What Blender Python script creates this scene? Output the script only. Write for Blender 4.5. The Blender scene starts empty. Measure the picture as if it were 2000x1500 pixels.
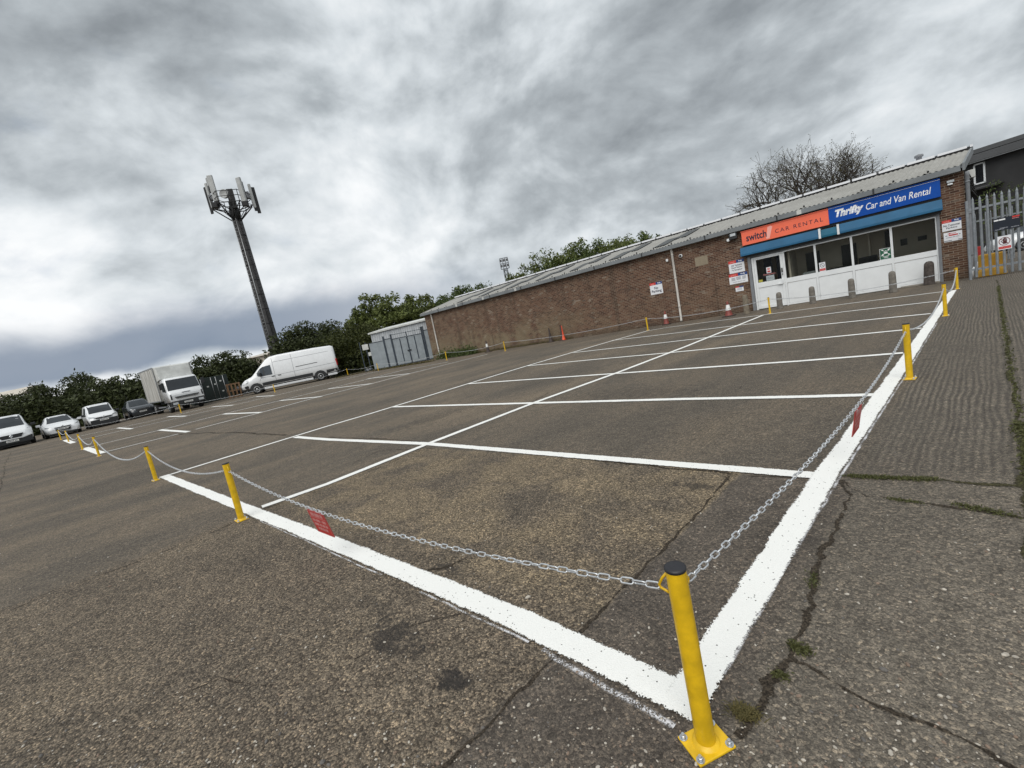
import bpy, bmesh, math, random
from mathutils import Vector, Matrix
import numpy as np
PI = math.pi
rad = math.radians
S = bpy.context.scene
COL = S.collection

# ------------------------------------------------------------------ camera
F_PX, PITCH, ROLL, CAM_H = 850.0, .1291, -.1954, 1.368
cp, sp, cr, sr = math.cos(PITCH), math.sin(PITCH), math.cos(ROLL), math.sin(ROLL)
FW = Vector((0, cp, -sp)); _up = Vector((0, sp, cp)); _r = Vector((1, 0, 0))
RT = cr * _r + sr * _up; UP = -sr * _r + cr * _up; CAM = Vector((0, 0, CAM_H))
cam = bpy.data.cameras.new('camera'); cam_o = bpy.data.objects.new('camera', cam); COL.objects.link(cam_o)
cam.sensor_width = 36.0; cam.sensor_fit = 'HORIZONTAL'; cam.lens = F_PX / 2000 * 36
cam.clip_start = .05; cam.clip_end = 3000
m3 = Matrix((RT, UP, -FW)).transposed()
cam_o.matrix_world = Matrix.Translation(CAM) @ m3.to_4x4()
S.camera = cam_o

# ------------------------------------------------------------------ exposure, sun
S.view_settings.view_transform = 'Standard'; S.view_settings.look = 'None'
S.view_settings.exposure = 0.6; S.view_settings.gamma = 1.0
S.cycles.max_bounces = 6; S.cycles.transparent_max_bounces = 12
S.cycles.use_denoising = True
SUN_EL, SUN_AZ = rad(52), rad(205)          # azimuth clockwise from +Y
sun = bpy.data.lights.new('sun', 'SUN'); sun.energy = 1.5; sun.angle = rad(50); sun.color = (1, .965, .91)
sun_o = bpy.data.objects.new('sun', sun); COL.objects.link(sun_o)
_sd = Vector((math.sin(SUN_AZ) * math.cos(SUN_EL), math.cos(SUN_AZ) * math.cos(SUN_EL), math.sin(SUN_EL)))
sun_o.rotation_euler = _sd.to_track_quat('Z', 'Y').to_euler()

# ------------------------------------------------------------------ node helper
class NT:
    def __init__(s, tree): s.t = tree
    def n(s, typ, props=None, ins=None, out=0):
        nd = s.t.nodes.new(typ)
        for k, v in (props or {}).items(): setattr(nd, k, v)
        for k, v in (ins or {}).items():
            sk = nd.inputs[k]
            if isinstance(v, bpy.types.NodeSocket): s.t.links.new(v, sk)
            else:
                if hasattr(sk, 'default_value') and sk.type == 'RGBA' and len(v) == 3: v = (*v, 1)
                sk.default_value = v
        return nd.outputs[out] if out is not None else nd
    def m(s, op, a, b=0.0, c=0.0, clamp=False):
        return s.n('ShaderNodeMath', {'operation': op, 'use_clamp': clamp}, {0: a, 1: b, 2: c})
    def v(s, op, a, b=(0, 0, 0), out=0):
        return s.n('ShaderNodeVectorMath', {'operation': op}, {0: a, 1: b}, out)
    def dot(s, a, b): return s.v('DOT_PRODUCT', a, b, 1)
    def noise(s, vec, scale, detail=4, rough=.55, dist=0.0, out=0):
        return s.n('ShaderNodeTexNoise', None, {'Vector': vec, 'Scale': scale, 'Detail': detail, 'Roughness': rough, 'Distortion': dist}, out)
    def ramp(s, fac, stops, interp='LINEAR'):
        nd = s.t.nodes.new('ShaderNodeValToRGB'); s.t.links.new(fac, nd.inputs[0])
        cr_ = nd.color_ramp; cr_.interpolation = interp
        while len(cr_.elements) < len(stops): cr_.elements.new(.5)
        for e, (p, c) in zip(cr_.elements, stops):
            e.position = p; e.color = (*c, 1) if not isinstance(c, (int, float)) else (c, c, c, 1)
        return nd.outputs[0]
    def mix(s, fac, a, b, mode='MIX'):
        return s.n('ShaderNodeMixRGB', {'blend_type': mode}, {0: fac, 1: a, 2: b})
    def sstep(s, x, lo, hi):
        return s.n('ShaderNodeMapRange', {'interpolation_type': 'SMOOTHSTEP'}, {0: x, 1: lo, 2: hi, 3: 0.0, 4: 1.0})
    def xyz(s, vec):
        nd = s.n('ShaderNodeSeparateXYZ', None, {0: vec}, None); return nd.outputs
    def comb(s, x, y, z=0.0): return s.n('ShaderNodeCombineXYZ', None, {0: x, 1: y, 2: z})

# ------------------------------------------------------------------ world: overcast sky
def px_dir(u, v):
    d = FW + (u - 1000) / F_PX * RT - (v - 750) / F_PX * UP
    return d.normalized()
W = bpy.data.worlds.new('World'); S.world = W; W.use_nodes = True
w = NT(W.node_tree); W.node_tree.nodes.clear()
gen = w.n('ShaderNodeTexCoord', None, None, 0)
dirn = w.v('NORMALIZE', gen)
X_, Y_, Z_ = w.xyz(dirn)
zc = w.m('MAXIMUM', Z_, 0.0)
den = w.m('ADD', zc, .20)
flat = w.comb(w.m('DIVIDE', X_, den), w.m('DIVIDE', Y_, den), 0.0)
warp = w.v('ADD', flat, w.v('SCALE', w.noise(flat, .9, 3, .5, 0, 1), (0, 0, 0)))
bil = w.v('MULTIPLY', dirn, (1.0, 1.0, 1.4))
big = w.noise(w.v('ADD', flat, (3.1, 7.7, 0)), .8, 3, .5, .15)
def puff(off, sc):
    q = w.v('ADD', w.v('MULTIPLY', dirn, (1.0, 1.0, 1.5)), tuple(off))
    wq = w.v('ADD', q, w.v('SCALE', w.noise(q, 2.2, 2, .5, 0, 1))); wq.node.inputs[1].links[0].from_node.inputs['Scale'].default_value = .22
    return w.noise(wq, sc, 9, .53, 0.0)
o1 = Vector((4.2, 1.7, .5)); dl = Vector((-.012, -.006, .034))
m1 = puff(o1, 3.1)
m2 = w.noise(w.v('ADD', flat, (11.3, 2.9, .5)), 1.3, 5, .5, .12)
mid = w.m('ADD', w.m('MULTIPLY', m1, .82), w.m('MULTIPLY', m2, .18))
relief = w.m('SUBTRACT', puff(o1 - dl, 3.1), puff(o1 + dl, 3.1))
relief2 = w.m('SUBTRACT', puff(o1 - dl * .45, 7.3), puff(o1 + dl * .45, 7.3))
fine = w.noise(w.v('ADD', bil, (8.3, 2.9, .2)), 6.0, 10, .56, .25)
def blob(u, v, width, amp):
    d = px_dir(u, v)
    c = w.dot(dirn, tuple(d))
    return w.m('MULTIPLY', w.sstep(c, math.cos(rad(width)), 1.0), amp)
lum = w.m('ADD', .60, w.m('MULTIPLY', w.m('SUBTRACT', big, .5), .6))
lum = w.m('ADD', lum, w.m('MULTIPLY', w.m('SUBTRACT', mid, .5), 1.08))
lum = w.m('ADD', lum, w.m('MULTIPLY', w.m('SUBTRACT', fine, .5), .22))
for u, v, wd, a in [(120, 140, 26, -.16), (700, 190, 24, -.06), (1150, 60, 26, -.18), (1650, 60, 30, -.18), (1130, 330, 15, -.07),
                    (60, 620, 16, .22), (230, 470, 20, .15), (620, 500, 17, .18), (700, 600, 14, .16), (1000, 480, 15, .12),
                    (1350, 240, 15, .09), (820, 330, 14, .07), (1900, 220, 14, .06), (1250, 440, 12, .08)]:
    lum = w.m('ADD', lum, blob(u, v, wd, a))
lum = w.m('ADD', lum, w.m('MULTIPLY', relief, 1.1))
lum = w.m('ADD', lum, w.m('MULTIPLY', relief2, .55))
# low slate-blue bank on the left, bright slit at the horizon
left = w.sstep(w.dot(dirn, tuple(Vector((-.75, .66, 0)).normalized())), .55, .95)
el = w.m('ADD', Z_, w.m('MULTIPLY', w.m('SUBTRACT', mid, .5), .14))
bank = w.m('MULTIPLY', w.sstep(el, .042, .07), w.m('SUBTRACT', 1.0, w.sstep(el, .11, .175)))
bank = w.m('MULTIPLY', bank, left)
slit = w.m('MULTIPLY', w.m('SUBTRACT', 1.0, w.sstep(el, .02, .07)), w.m('ADD', .45, w.m('MULTIPLY', left, .4)))
lum = w.m('ADD', lum, w.m('MULTIPLY', slit, .3))
cloud = w.ramp(lum, [(0.0, (.170, .188, .206)), (.22, (.272, .300, .325)), (.45, (.438, .478, .508)), (.66, (.665, .712, .745)), (.88, (.88, .91, .93)), (1.0, (.96, .975, .985))])
cloud = w.mix(w.m('MULTIPLY', bank, .88), cloud, (.20, .255, .345))
sky = w.n('ShaderNodeTexSky', {'sky_type': 'NISHITA', 'sun_disc': False, 'sun_elevation': SUN_EL, 'sun_rotation': SUN_AZ})
skyc = w.v('SCALE', sky); skyc.node.inputs['Scale'].default_value = .10
gap = w.m('MULTIPLY', w.sstep(fine, .58, .75), w.m('MULTIPLY', left, .25))
final = w.mix(gap, cloud, skyc)
bg = w.n('ShaderNodeBackground', None, {0: final, 1: .68})
wo = w.n('ShaderNodeOutputWorld', None, {0: bg}, None)

# ------------------------------------------------------------------ pixel -> place helpers (site survey from the photograph)
def ray(u, v): return FW + (u - 1000) / F_PX * RT - (v - 750) / F_PX * UP
def G(u, v, z=0.0):
    d = ray(u, v); return CAM + d * ((z - CAM_H) / d.z)
def DP(u, v, dep): return CAM + ray(u, v) * dep
BA = Vector((7.336, 22.348, 0)); BD = Vector((.7368, -.6761, 0)); BN = Vector((.6761, .7368, 0)); BROT = math.atan2(BD.y, BD.x)
def bw(s, y, z): return BA + BD * s + BN * y + Vector((0, 0, z))      # building frame -> world
P1 = G(1380, 1452); P1.z = 0
GA = Vector((.7497, .6616, 0)); GB = Vector((-.736, .6767, 0))
def gr(u, v, z=0.0): return P1 + GA * u + GB * v + Vector((0, 0, z))
_det = GA.x * GB.y - GA.y * GB.x
def to_gr(p):
    d = p - P1
    return ((d.x * GB.y - d.y * GB.x) / _det, (GA.x * d.y - GA.y * d.x) / _det)

# ------------------------------------------------------------------ materials
MATS = {}
def base_mat(name):
    m = bpy.data.materials.new(name); m.use_nodes = True
    nt = NT(m.node_tree); b = m.node_tree.nodes['Principled BSDF']
    MATS[name] = m
    return m, nt, b
def lk(nt, a, b): nt.t.links.new(a, b)
def plain(name, col, rough=.6, metal=0.0, var=.12, scale=6.0, bump=0.0, bscale=60, spec=.5, coat=0.0):
    """base colour with soft dirt variation and an optional fine bump"""
    m, nt, b = base_mat(name)
    oc = nt.n('ShaderNodeTexCoord', None, None, 3)
    n1 = nt.noise(oc, scale, 6, .6)
    c = nt.mix(nt.sstep(n1, .3, .72), tuple(x * (1 - var) for x in col), tuple(min(1, x * (1 + var * .6)) for x in col))
    lk(nt, c, b.inputs['Base Color'])
    b.inputs['Roughness'].default_value = rough; b.inputs['Metallic'].default_value = metal
    b.inputs['Specular IOR Level'].default_value = spec
    b.inputs['Coat Weight'].default_value = coat
    if var > 0:
        lk(nt, nt.m('ADD', rough - .08, nt.m('MULTIPLY', nt.noise(oc, scale * 3, 4), .16)), b.inputs['Roughness'])
    if bump:
        lk(nt, nt.n('ShaderNodeBump', None, {'Strength': bump, 'Distance': .01, 'Height': nt.noise(oc, bscale, 4)}), b.inputs['Normal'])
    return m
def leafmat(name, dark, light, rough=.6):
    m, nt, b = base_mat(name)
    g = nt.t.nodes.new('ShaderNodeNewGeometry')
    oc = nt.n('ShaderNodeTexCoord', None, None, 3)
    f = nt.m('ADD', nt.m('MULTIPLY', g.outputs['Random Per Island'], .6), nt.m('MULTIPLY', nt.noise(oc, .9, 3), .5))
    c = nt.ramp(f, [(.1, dark), (.95, light)])
    lk(nt, c, b.inputs['Base Color']); b.inputs['Roughness'].default_value = rough
    b.inputs['Specular IOR Level'].default_value = .25
    tr = nt.n('ShaderNodeBsdfTranslucent', None, {'Color': c})
    mx = nt.n('ShaderNodeMixShader', None, {0: .22, 1: b.outputs[0], 2: tr})
    lk(nt, mx, m.node_tree.nodes['Material Output'].inputs[0])
    return m

yellow = plain('yellow_paint', (.73, .455, .009), .40, 0, .20, 14, .08, 160, .5)
black_plastic = plain('black_plastic', (.018, .018, .022), .5, 0, .1, 20)
zinc = plain('zinc_plate', (.62, .64, .66), .33, .85, .15, 60)
galv = plain('galvanised_chain', (.66, .68, .70), .36, .7, .18, 50)
galv_fence = plain('galvanised_steel', (.25, .27, .29), .5, .45, .2, 8, .05, 40)
white_paint = plain('white_vehicle_paint', (.74, .755, .77), .28, 0, .04, 2, 0, 1, .5, .4)
white_pvc = plain('white_upvc', (.76, .78, .79), .35, 0, .04, 3)
dirty_white = plain('dirty_white_panel', (.56, .57, .55), .55, 0, .22, 1.6)
dark_trim = plain('dark_trim', (.022, .024, .026), .55, 0, .2, 9)
tyre_m = plain('tyre_rubber', (.018, .018, .018), .85, 0, .2, 10)
alloy = plain('wheel_steel', (.38, .39, .40), .4, .6, .1, 20)
navy_car = plain('dark_grey_car_paint', (.028, .033, .04), .25, .2, .1, 3, 0, 1, .5, .5)
silver_car = plain('dark_blue_car_paint', (.05, .06, .075), .3, .2, .1, 3)
lamp_glass = plain('lamp_glass', (.55, .58, .6), .15, .2, .2, 30)
tail_red = plain('tail_lamp_red', (.42, .015, .012), .25, 0, .1, 20)
plate_m = plain('number_plate', (.74, .74, .7), .5, 0, .05, 20)
concrete_b = plain('bollard_concrete', (.17, .155, .135), .9, 0, .35, 9, .5, 40)
orange_m = plain('cone_orange', (.72, .085, .028), .55, 0, .18, 8)
cone_red = plain('cone_faded_red', (.21, .045, .034), .6, 0, .3, 8)
cone_dark = plain('cone_grimy', (.055, .04, .035), .75, 0, .4, 8)
cone_white = plain('cone_sleeve', (.78, .78, .77), .5, 0, .08, 12)
fascia_m = plain('grey_fascia', (.185, .20, .21), .6, 0, .18, 1.2)
pipe_m = plain('downpipe_paint', (.55, .52, .48), .6, 0, .15, 4)
grey_pipe = plain('grey_pipe', (.20, .21, .225), .6, 0, .12, 4)
orange_sign = plain('orange_sign_panel', (.90, .165, .085), .4, 0, .05, 1.5)
blue_sign = plain('blue_sign_panel', (.002, .068, .36), .45, 0, .06, 1.5, 0, 1, .25)
blue_box = plain('blue_shutter_box', (.022, .118, .235), .55, 0, .14, 1.8, 0, 1, .3)
teal_box = plain('teal_shutter_box', (.008, .105, .175), .55, 0, .14, 1.8, 0, 1, .3)
ink_navy = plain('navy_ink', (.012, .014, .04), .5, 0, 0)
white_ink = plain('white_ink', (.82, .83, .84), .45, 0, 0)
pink_ink = plain('pink_ink', (.9, .42, .36), .45, 0, 0)
sign_white = plain('sign_white', (.76, .77, .80), .4, 0, .05, 5)
sign_red = plain('sign_red', (.55, .035, .03), .45, 0, .08, 8)
sign_blue = plain('sign_blue', (.012, .05, .20), .45, 0, .06, 8)
sign_green = plain('sign_green', (.008, .10, .05), .45, 0, .06, 8)
sign_dark = plain('sign_dark_navy', (.006, .011, .022), .45, 0, .1, 8)
pale_red = plain('pale_red_ink', (.62, .25, .24), .5, 0, .1, 20)
grey_ink = plain('grey_ink', (.22, .23, .26), .5, 0, 0)
room_wall = plain('room_wall', (.80, .70, .55), .8, 0, .15, 1.2)
room_dark = plain('room_dark', (.05, .045, .04), .8, 0, .2, 2)
room_blue = plain('room_navy_panel', (.012, .02, .05), .7, 0, .1, 2)
black_fabric = plain('black_seat', (.012, .012, .013), .7, 0, .1, 6)
printer_m = plain('printer_plastic', (.36, .38, .36), .5, 0, .1, 6)
bark = plain('bark', (.060, .050, .042), .9, 0, .35, 6, .5, 30)
wood = plain('pallet_wood', (.22, .13, .07), .85, 0, .3, 5, .3, 40)
mast_m = plain('mast_steel', (.065, .062, .062), .55, .2, .35, 1.5)
mast_dark = plain('mast_dark_steel', (.02, .02, .021), .6, .2, .2, 4)
antenna_m = plain('antenna_grey', (.40, .41, .405), .5, 0, .12, 2)
container_m = plain('container_green', (.010, .020, .017), .6, 0, .3, 2, .1, 10)
shed_gate_m = plain('gate_blue_grey', (.29, .325, .35), .6, .1, .15, 2)
gate_post_m = plain('gate_post_slate', (.035, .048, .065), .6, .1, .15, 3)
far_roof = plain('pale_roof', (.50, .46, .40), .8, 0, .15, .6)
grey_clad = plain('grey_cladding', (.085, .088, .092), .6, 0, .12, .8)
grey_clad2 = plain('dark_render_wall', (.035, .035, .036), .85, 0, .25, .6)
window_dark = plain('dark_window', (.008, .009, .011), .12, 0, 0)
ochre = plain('ochre_paint', (.46, .25, .02), .7, 0, .3, 2, .2, 30)
red_box_m = plain('red_paint', (.35, .02, .018), .5, 0, .2, 6)
beige_stone = plain('door_step_concrete', (.22, .20, .17), .9, 0, .25, 6, .3, 40)
leaf_hedge = leafmat('leaf_dark_ivy', (.010, .013, .006), (.085, .104, .040), .55)
leaf_green = leafmat('leaf_spring_green', (.034, .048, .013), (.175, .205, .06))
leaf_mid = leafmat('leaf_mid_green', (.028, .044, .014), (.13, .17, .055))
leaf_bud = leafmat('leaf_bud_brown', (.05, .046, .02), (.16, .145, .065))
leaf_weed = leafmat('leaf_weed', (.024, .028, .010), (.085, .085, .03))
leaf_moss = leafmat('leaf_dull_moss', (.040, .045, .016), (.125, .128, .048))
leaf_dry = leafmat('leaf_dry_grass', (.045, .045, .016), (.16, .13, .05))

def glass_mat(name, tint=(.02, .025, .03), opaque=.5, rough=.05):
    m, nt, b = base_mat(name)
    b.inputs['Base Color'].default_value = (*tint, 1); b.inputs['Roughness'].default_value = rough
    tr = nt.n('ShaderNodeBsdfTransparent', None, {0: (.93, .95, .95)})
    mx = nt.n('ShaderNodeMixShader', None, {0: opaque, 1: tr, 2: b.outputs[0]})
    lk(nt, mx, m.node_tree.nodes['Material Output'].inputs[0])
    return m
shop_glass = glass_mat('shop_glass', (.012, .014, .014), .12, .03)
car_glass = plain('car_glass', (.022, .028, .034), .12, 0, .25, 1.2)
van_glass = plain('van_window_glass', (.05, .065, .08), .12, 0, .3, 1.2)

def ground_mat():
    m, nt, b = base_mat('yard_surface')
    oc = nt.n('ShaderNodeTexCoord', None, None, 3)
    d = nt.v('SUBTRACT', oc, tuple(P1))
    # site grid coordinates: U along the right-hand border, V along the front border
    U_ = nt.dot(d, (GB.y / _det, -GB.x / _det, 0))
    V_ = nt.dot(d, (-GA.y / _det, GA.x / _det, 0))
    wob = nt.m('MULTIPLY', nt.m('SUBTRACT', nt.noise(oc, 3.0, 5, .65), .5), .10)
    U = nt.m('ADD', U_, wob); V = nt.m('ADD', V_, wob)
    def band(x, lo, hi, s=.03):
        a = nt.sstep(x, lo - s, lo + s); c = nt.m('SUBTRACT', 1.0, nt.sstep(x, hi - s, hi + s)); return nt.m('MULTIPLY', a, c)
    lo_u = nt.m('SUBTRACT', 1.0, nt.sstep(U, 2.20, 2.26))
    coarse = nt.m('MULTIPLY', lo_u, band(V, .64, 4.58, .02))          # exposed-aggregate slab
    bay = nt.m('MULTIPLY', coarse, nt.sstep(U, .2, .5))
    out_r = nt.m('SUBTRACT', 1.0, nt.sstep(V, -.08, .05))            # concrete outside the right border
    groove_zone = nt.m('MULTIPLY', nt.sstep(U, 2.2, 2.5), nt.m('SUBTRACT', 1.0, nt.sstep(V, 2.4, 3.6)))
    # large tone patches, stretched along the bays
    st = nt.comb(nt.m('MULTIPLY', U_, .55), nt.m('MULTIPLY', V_, .9))
    p1 = nt.noise(st, .62, 6, .62, .5); p2 = nt.noise(oc, 1.7, 5, .6, .4); p3 = nt.noise(oc, 9, 6, .65)
    pf = nt.noise(oc, 34, 5, .7)
    str_ = nt.noise(nt.comb(nt.m('MULTIPLY', U_, .10), nt.m('MULTIPLY', V_, 1.1)), 1.0, 5, .6)
    tar = nt.ramp(nt.m('ADD', nt.m('MULTIPLY', p1, .6), nt.m('MULTIPLY', str_, .42)), [(.30, (.082, .0745, .064)), (.46, (.122, .1075, .0895)), (.66, (.200, .166, .126))])
    slab = nt.ramp(p2, [(.3, (.088, .077, .067)), (.7, (.135, .117, .099))])
    agg = nt.ramp(p2, [(.28, (.118, .102, .083)), (.5, (.162, .138, .110)), (.75, (.215, .182, .140))])
    gold = nt.ramp(nt.m('ADD', nt.m('MULTIPLY', p1, .5), nt.m('MULTIPLY', p2, .5)), [(.28, (.122, .104, .079)), (.58, (.248, .205, .146))])
    conc = nt.ramp(p1, [(.3, (.118, .106, .090)), (.7, (.180, .161, .135))])
    col = tar
    col = nt.mix(nt.m('MULTIPLY', lo_u, nt.m('SUBTRACT', 1.0, nt.sstep(V, .60, .68))), col, slab)
    col = nt.mix(coarse, col, agg)
    col = nt.mix(nt.m('MULTIPLY', bay, nt.sstep(p2, .34, .6)), col, gold)
    col = nt.mix(out_r, col, conc)
    # aggregate: stones of several sizes
    dom = nt.v('ADD', oc, nt.v('SCALE', nt.noise(oc, 30, 2, .5, 0, 1)))
    dom.node.inputs[1].links[0].from_node.inputs['Scale'].default_value = .012
    vo1 = nt.n('ShaderNodeTexVoronoi', None, {'Vector': dom, 'Scale': 98.0, 'Randomness': 1.0}, None)
    vo2 = nt.n('ShaderNodeTexVoronoi', None, {'Vector': dom, 'Scale': 230.0}, None)
    vo3 = nt.n('ShaderNodeTexVoronoi', None, {'Vector': dom, 'Scale': 56.0}, None)
    r1 = nt.xyz(vo1.outputs['Color']); r2 = nt.xyz(vo2.outputs['Color']); r3 = nt.xyz(vo3.outputs['Color'])
    amt = nt.m('ADD', .72, nt.m('MULTIPLY', coarse, .28))
    s1 = nt.ramp(r1[0], [(0, (.40, .38, .36)), (.35, (.78, .76, .74)), (.7, (1.12, 1.09, 1.04)), (.9, (1.5, 1.42, 1.32)), (1, (2.1, 1.95, 1.75))])
    s2 = nt.ramp(r2[1], [(0, (.48, .47, .46)), (.5, (.95, .95, .94)), (1, (1.6, 1.55, 1.48))])
    c1 = nt.mix(1.0, col, s1, 'MULTIPLY'); c1 = nt.mix(1.0, c1, s2, 'MULTIPLY')
    col = nt.mix(amt, col, c1)
    gap = nt.sstep(nt.m('ADD', vo1.outputs['Distance'], nt.m('MULTIPLY', nt.m('SUBTRACT', r1[1], .5), .3)), .52, .85)
    col = nt.mix(nt.m('MULTIPLY', gap, nt.m('ADD', .30, nt.m('MULTIPLY', coarse, .25))), col, (.030, .025, .021))  # shade in the gaps between stones, painted into the colour
    # pale flint chips
    dens = nt.m('SUBTRACT', .966, nt.m('ADD', nt.m('MULTIPLY', out_r, .030), nt.m('MULTIPLY', coarse, .016)))
    chip = nt.m('MULTIPLY', nt.m('GREATER_THAN', r3[2], dens), nt.m('SUBTRACT', 1.0, nt.sstep(vo3.outputs['Distance'], .22, .36)))
    col = nt.mix(chip, col, nt.ramp(r3[0], [(0, (.34, .24, .16)), (.4, (.46, .42, .35)), (1, (.66, .64, .60))]))
    chip2 = nt.m('MULTIPLY', nt.m('GREATER_THAN', r1[2], .945), nt.m('SUBTRACT', 1.0, nt.sstep(vo1.outputs['Distance'], .25, .4)))
    col = nt.mix(nt.m('MULTIPLY', chip2, nt.m('ADD', .35, nt.m('MULTIPLY', lo_u, .5))), col, (.36, .31, .25))
    # oily / worn marks
    for (u, v, ru, rv, a) in [(-.21, 1.40, .11, .22, .75), (-.24, .90, .05, .10, .9), (.33, 1.64, .05, .16, .6), (-.12, 1.75, .06, .2, .4), (3.6, 6.4, .8, .3, .35), (5.0, 3.2, .5, 1.2, .25), (1.86, .86, .06, .22, .6)]:
        q = nt.m('SQRT', nt.m('ADD', nt.m('POWER', nt.m('DIVIDE', nt.m('SUBTRACT', U_, u), ru), 2.0), nt.m('POWER', nt.m('DIVIDE', nt.m('SUBTRACT', V_, v), rv), 2.0)))
        q = nt.m('ADD', q, nt.m('ADD', nt.m('MULTIPLY', nt.m('SUBTRACT', p3, .5), 2.6), nt.m('MULTIPLY', nt.m('SUBTRACT', pf, .5), 2.4)))
        k = nt.m('MULTIPLY', nt.m('SUBTRACT', 1.0, nt.sstep(q, .45, 1.15)), a)
        col = nt.mix(k, col, (.030, .027, .025))
    # tamped grooves in the concrete, running away from the camera
    gw = nt.m('ADD', V_, nt.m('MULTIPLY', nt.m('SUBTRACT', p2, .5), .05))
    gwv = nt.n('ShaderNodeTexWave', {'wave_type': 'BANDS', 'bands_direction': 'X'}, {'Vector': nt.comb(gw, nt.m('MULTIPLY', U_, .08)), 'Scale': 7.5, 'Distortion': 5.0, 'Detail': 5.0, 'Detail Scale': 1.6}, 1)
    gz = nt.m('MULTIPLY', groove_zone, nt.m('ADD', nt.m('MULTIPLY', out_r, .55), nt.m('MULTIPLY', nt.sstep(p1, .42, .62), .45)))
    col = nt.mix(nt.m('MULTIPLY', gz, nt.m('MULTIPLY', gwv, .62)), col, (.045, .040, .036))
    grain = nt.ramp(nt.m('ADD', nt.m('MULTIPLY', p3, .6), nt.m('MULTIPLY', pf, .4)), [(.3, .72), (.7, 1.24)])
    col = nt.mix(1.0, col, grain, 'MULTIPLY')
    lk(nt, col, b.inputs['Base Color'])
    b.inputs['Roughness'].default_value = .88; b.inputs['Specular IOR Level'].default_value = .28
    hgt = nt.m('ADD', nt.m('MULTIPLY', nt.m('SUBTRACT', 1.0, vo1.outputs['Distance']), nt.m('ADD', .35, nt.m('MULTIPLY', coarse, .65))), nt.m('ADD', nt.m('MULTIPLY', vo2.outputs['Distance'], -.35), nt.m('MULTIPLY', r1[0], .5)))
    hgt = nt.m('SUBTRACT', hgt, nt.m('MULTIPLY', gz, nt.m('MULTIPLY', gwv, 1.0)))
    hgt = nt.m('ADD', hgt, nt.m('MULTIPLY', p3, 1.2))
    bp = nt.n('ShaderNodeBump', None, {'Strength': .95, 'Distance': .007, 'Height': hgt})
    lk(nt, bp, b.inputs['Normal'])
    return m

def ragged(name, col, edge=.16, pit=.0, nscale=30, alpha=1.0, var=.1, rough=.8, bumpd=.002):
    """thin sheet with a crumbled edge; UV: x metres along, y -1..1 across"""
    m, nt, b = base_mat(name)
    uv = nt.n('ShaderNodeTexCoord', None, None, 2); oc = nt.n('ShaderNodeTexCoord', None, None, 3)
    ax = nt.m('ABSOLUTE', nt.xyz(uv)[1])
    n1 = nt.noise(oc, nscale, 6, .65); n2 = nt.noise(oc, nscale * 4, 4, .6); n3 = nt.noise(oc, 3.0, 4, .6)
    q = nt.m('ADD', ax, nt.m('MULTIPLY', nt.m('SUBTRACT', nt.m('ADD', nt.m('MULTIPLY', n1, .55), nt.m('MULTIPLY', n2, .45)), .5), edge * 4))
    q = nt.m('ADD', q, nt.m('MULTIPLY', nt.m('SUBTRACT', n3, .5), edge * 2.4))
    a = nt.m('SUBTRACT', 1.0, nt.sstep(q, .80, .84))
    if pit:
        vo = nt.n('ShaderNodeTexVoronoi', None, {'Vector': oc, 'Scale': 130.0}, None)
        pt = nt.m('MULTIPLY', nt.m('GREATER_THAN', nt.xyz(vo.outputs['Color'])[0], 1 - pit), nt.m('LESS_THAN', vo.outputs['Distance'], .42))
        wear = nt.m('GREATER_THAN', nt.m('ADD', n2, nt.m('MULTIPLY', n3, .5)), 1.02)
        a = nt.m('MULTIPLY', a, nt.m('SUBTRACT', 1.0, nt.m('MAXIMUM', pt, wear)))
    a = nt.m('MULTIPLY', a, alpha)
    c = nt.mix(nt.sstep(n2, .3, .7), tuple(x * (1 - var) for x in col), col)
    c = nt.mix(nt.sstep(n3, .45, .75), c, tuple(x * (1 - var) for x in col))
    lk(nt, c, b.inputs['Base Color']); b.inputs['Roughness'].default_value = rough; b.inputs['Specular IOR Level'].default_value = .3
    lk(nt, a, b.inputs['Alpha'])
    lk(nt, nt.n('ShaderNodeBump', None, {'Strength': .8, 'Distance': bumpd, 'Height': nt.m('ADD', n2, nt.noise(oc, 240, 3))}), b.inputs['Normal'])
    return m
road_white = ragged('road_white', (.85, .85, .82), .20, .025, 34, 1.0, .06, .75, .003)
road_white_thin = ragged('road_white_thin', (.82, .82, .79), .15, .03, 30, 1.0, .07, .75, .002)
def powder(name, col, k):
    m, nt, b = base_mat(name)
    uv = nt.n('ShaderNodeTexCoord', None, None, 2); oc = nt.n('ShaderNodeTexCoord', None, None, 3)
    ax = nt.m('ABSOLUTE', nt.xyz(uv)[1])
    n1 = nt.noise(oc, 170, 3, .6); n2 = nt.noise(oc, 7, 4, .6)
    a = nt.m('MULTIPLY', nt.m('SUBTRACT', 1.0, nt.sstep(ax, .1, 1.0)), nt.sstep(nt.m('ADD', n1, nt.m('MULTIPLY', nt.m('SUBTRACT', n2, .5), .9)), .40, .62))
    lk(nt, nt.m('MULTIPLY', a, k), b.inputs['Alpha']); b.inputs['Base Color'].default_value = (*col, 1); b.inputs['Roughness'].default_value = .9
    return m
overspray = powder('white_overspray', (.72, .72, .74), .9)
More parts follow.
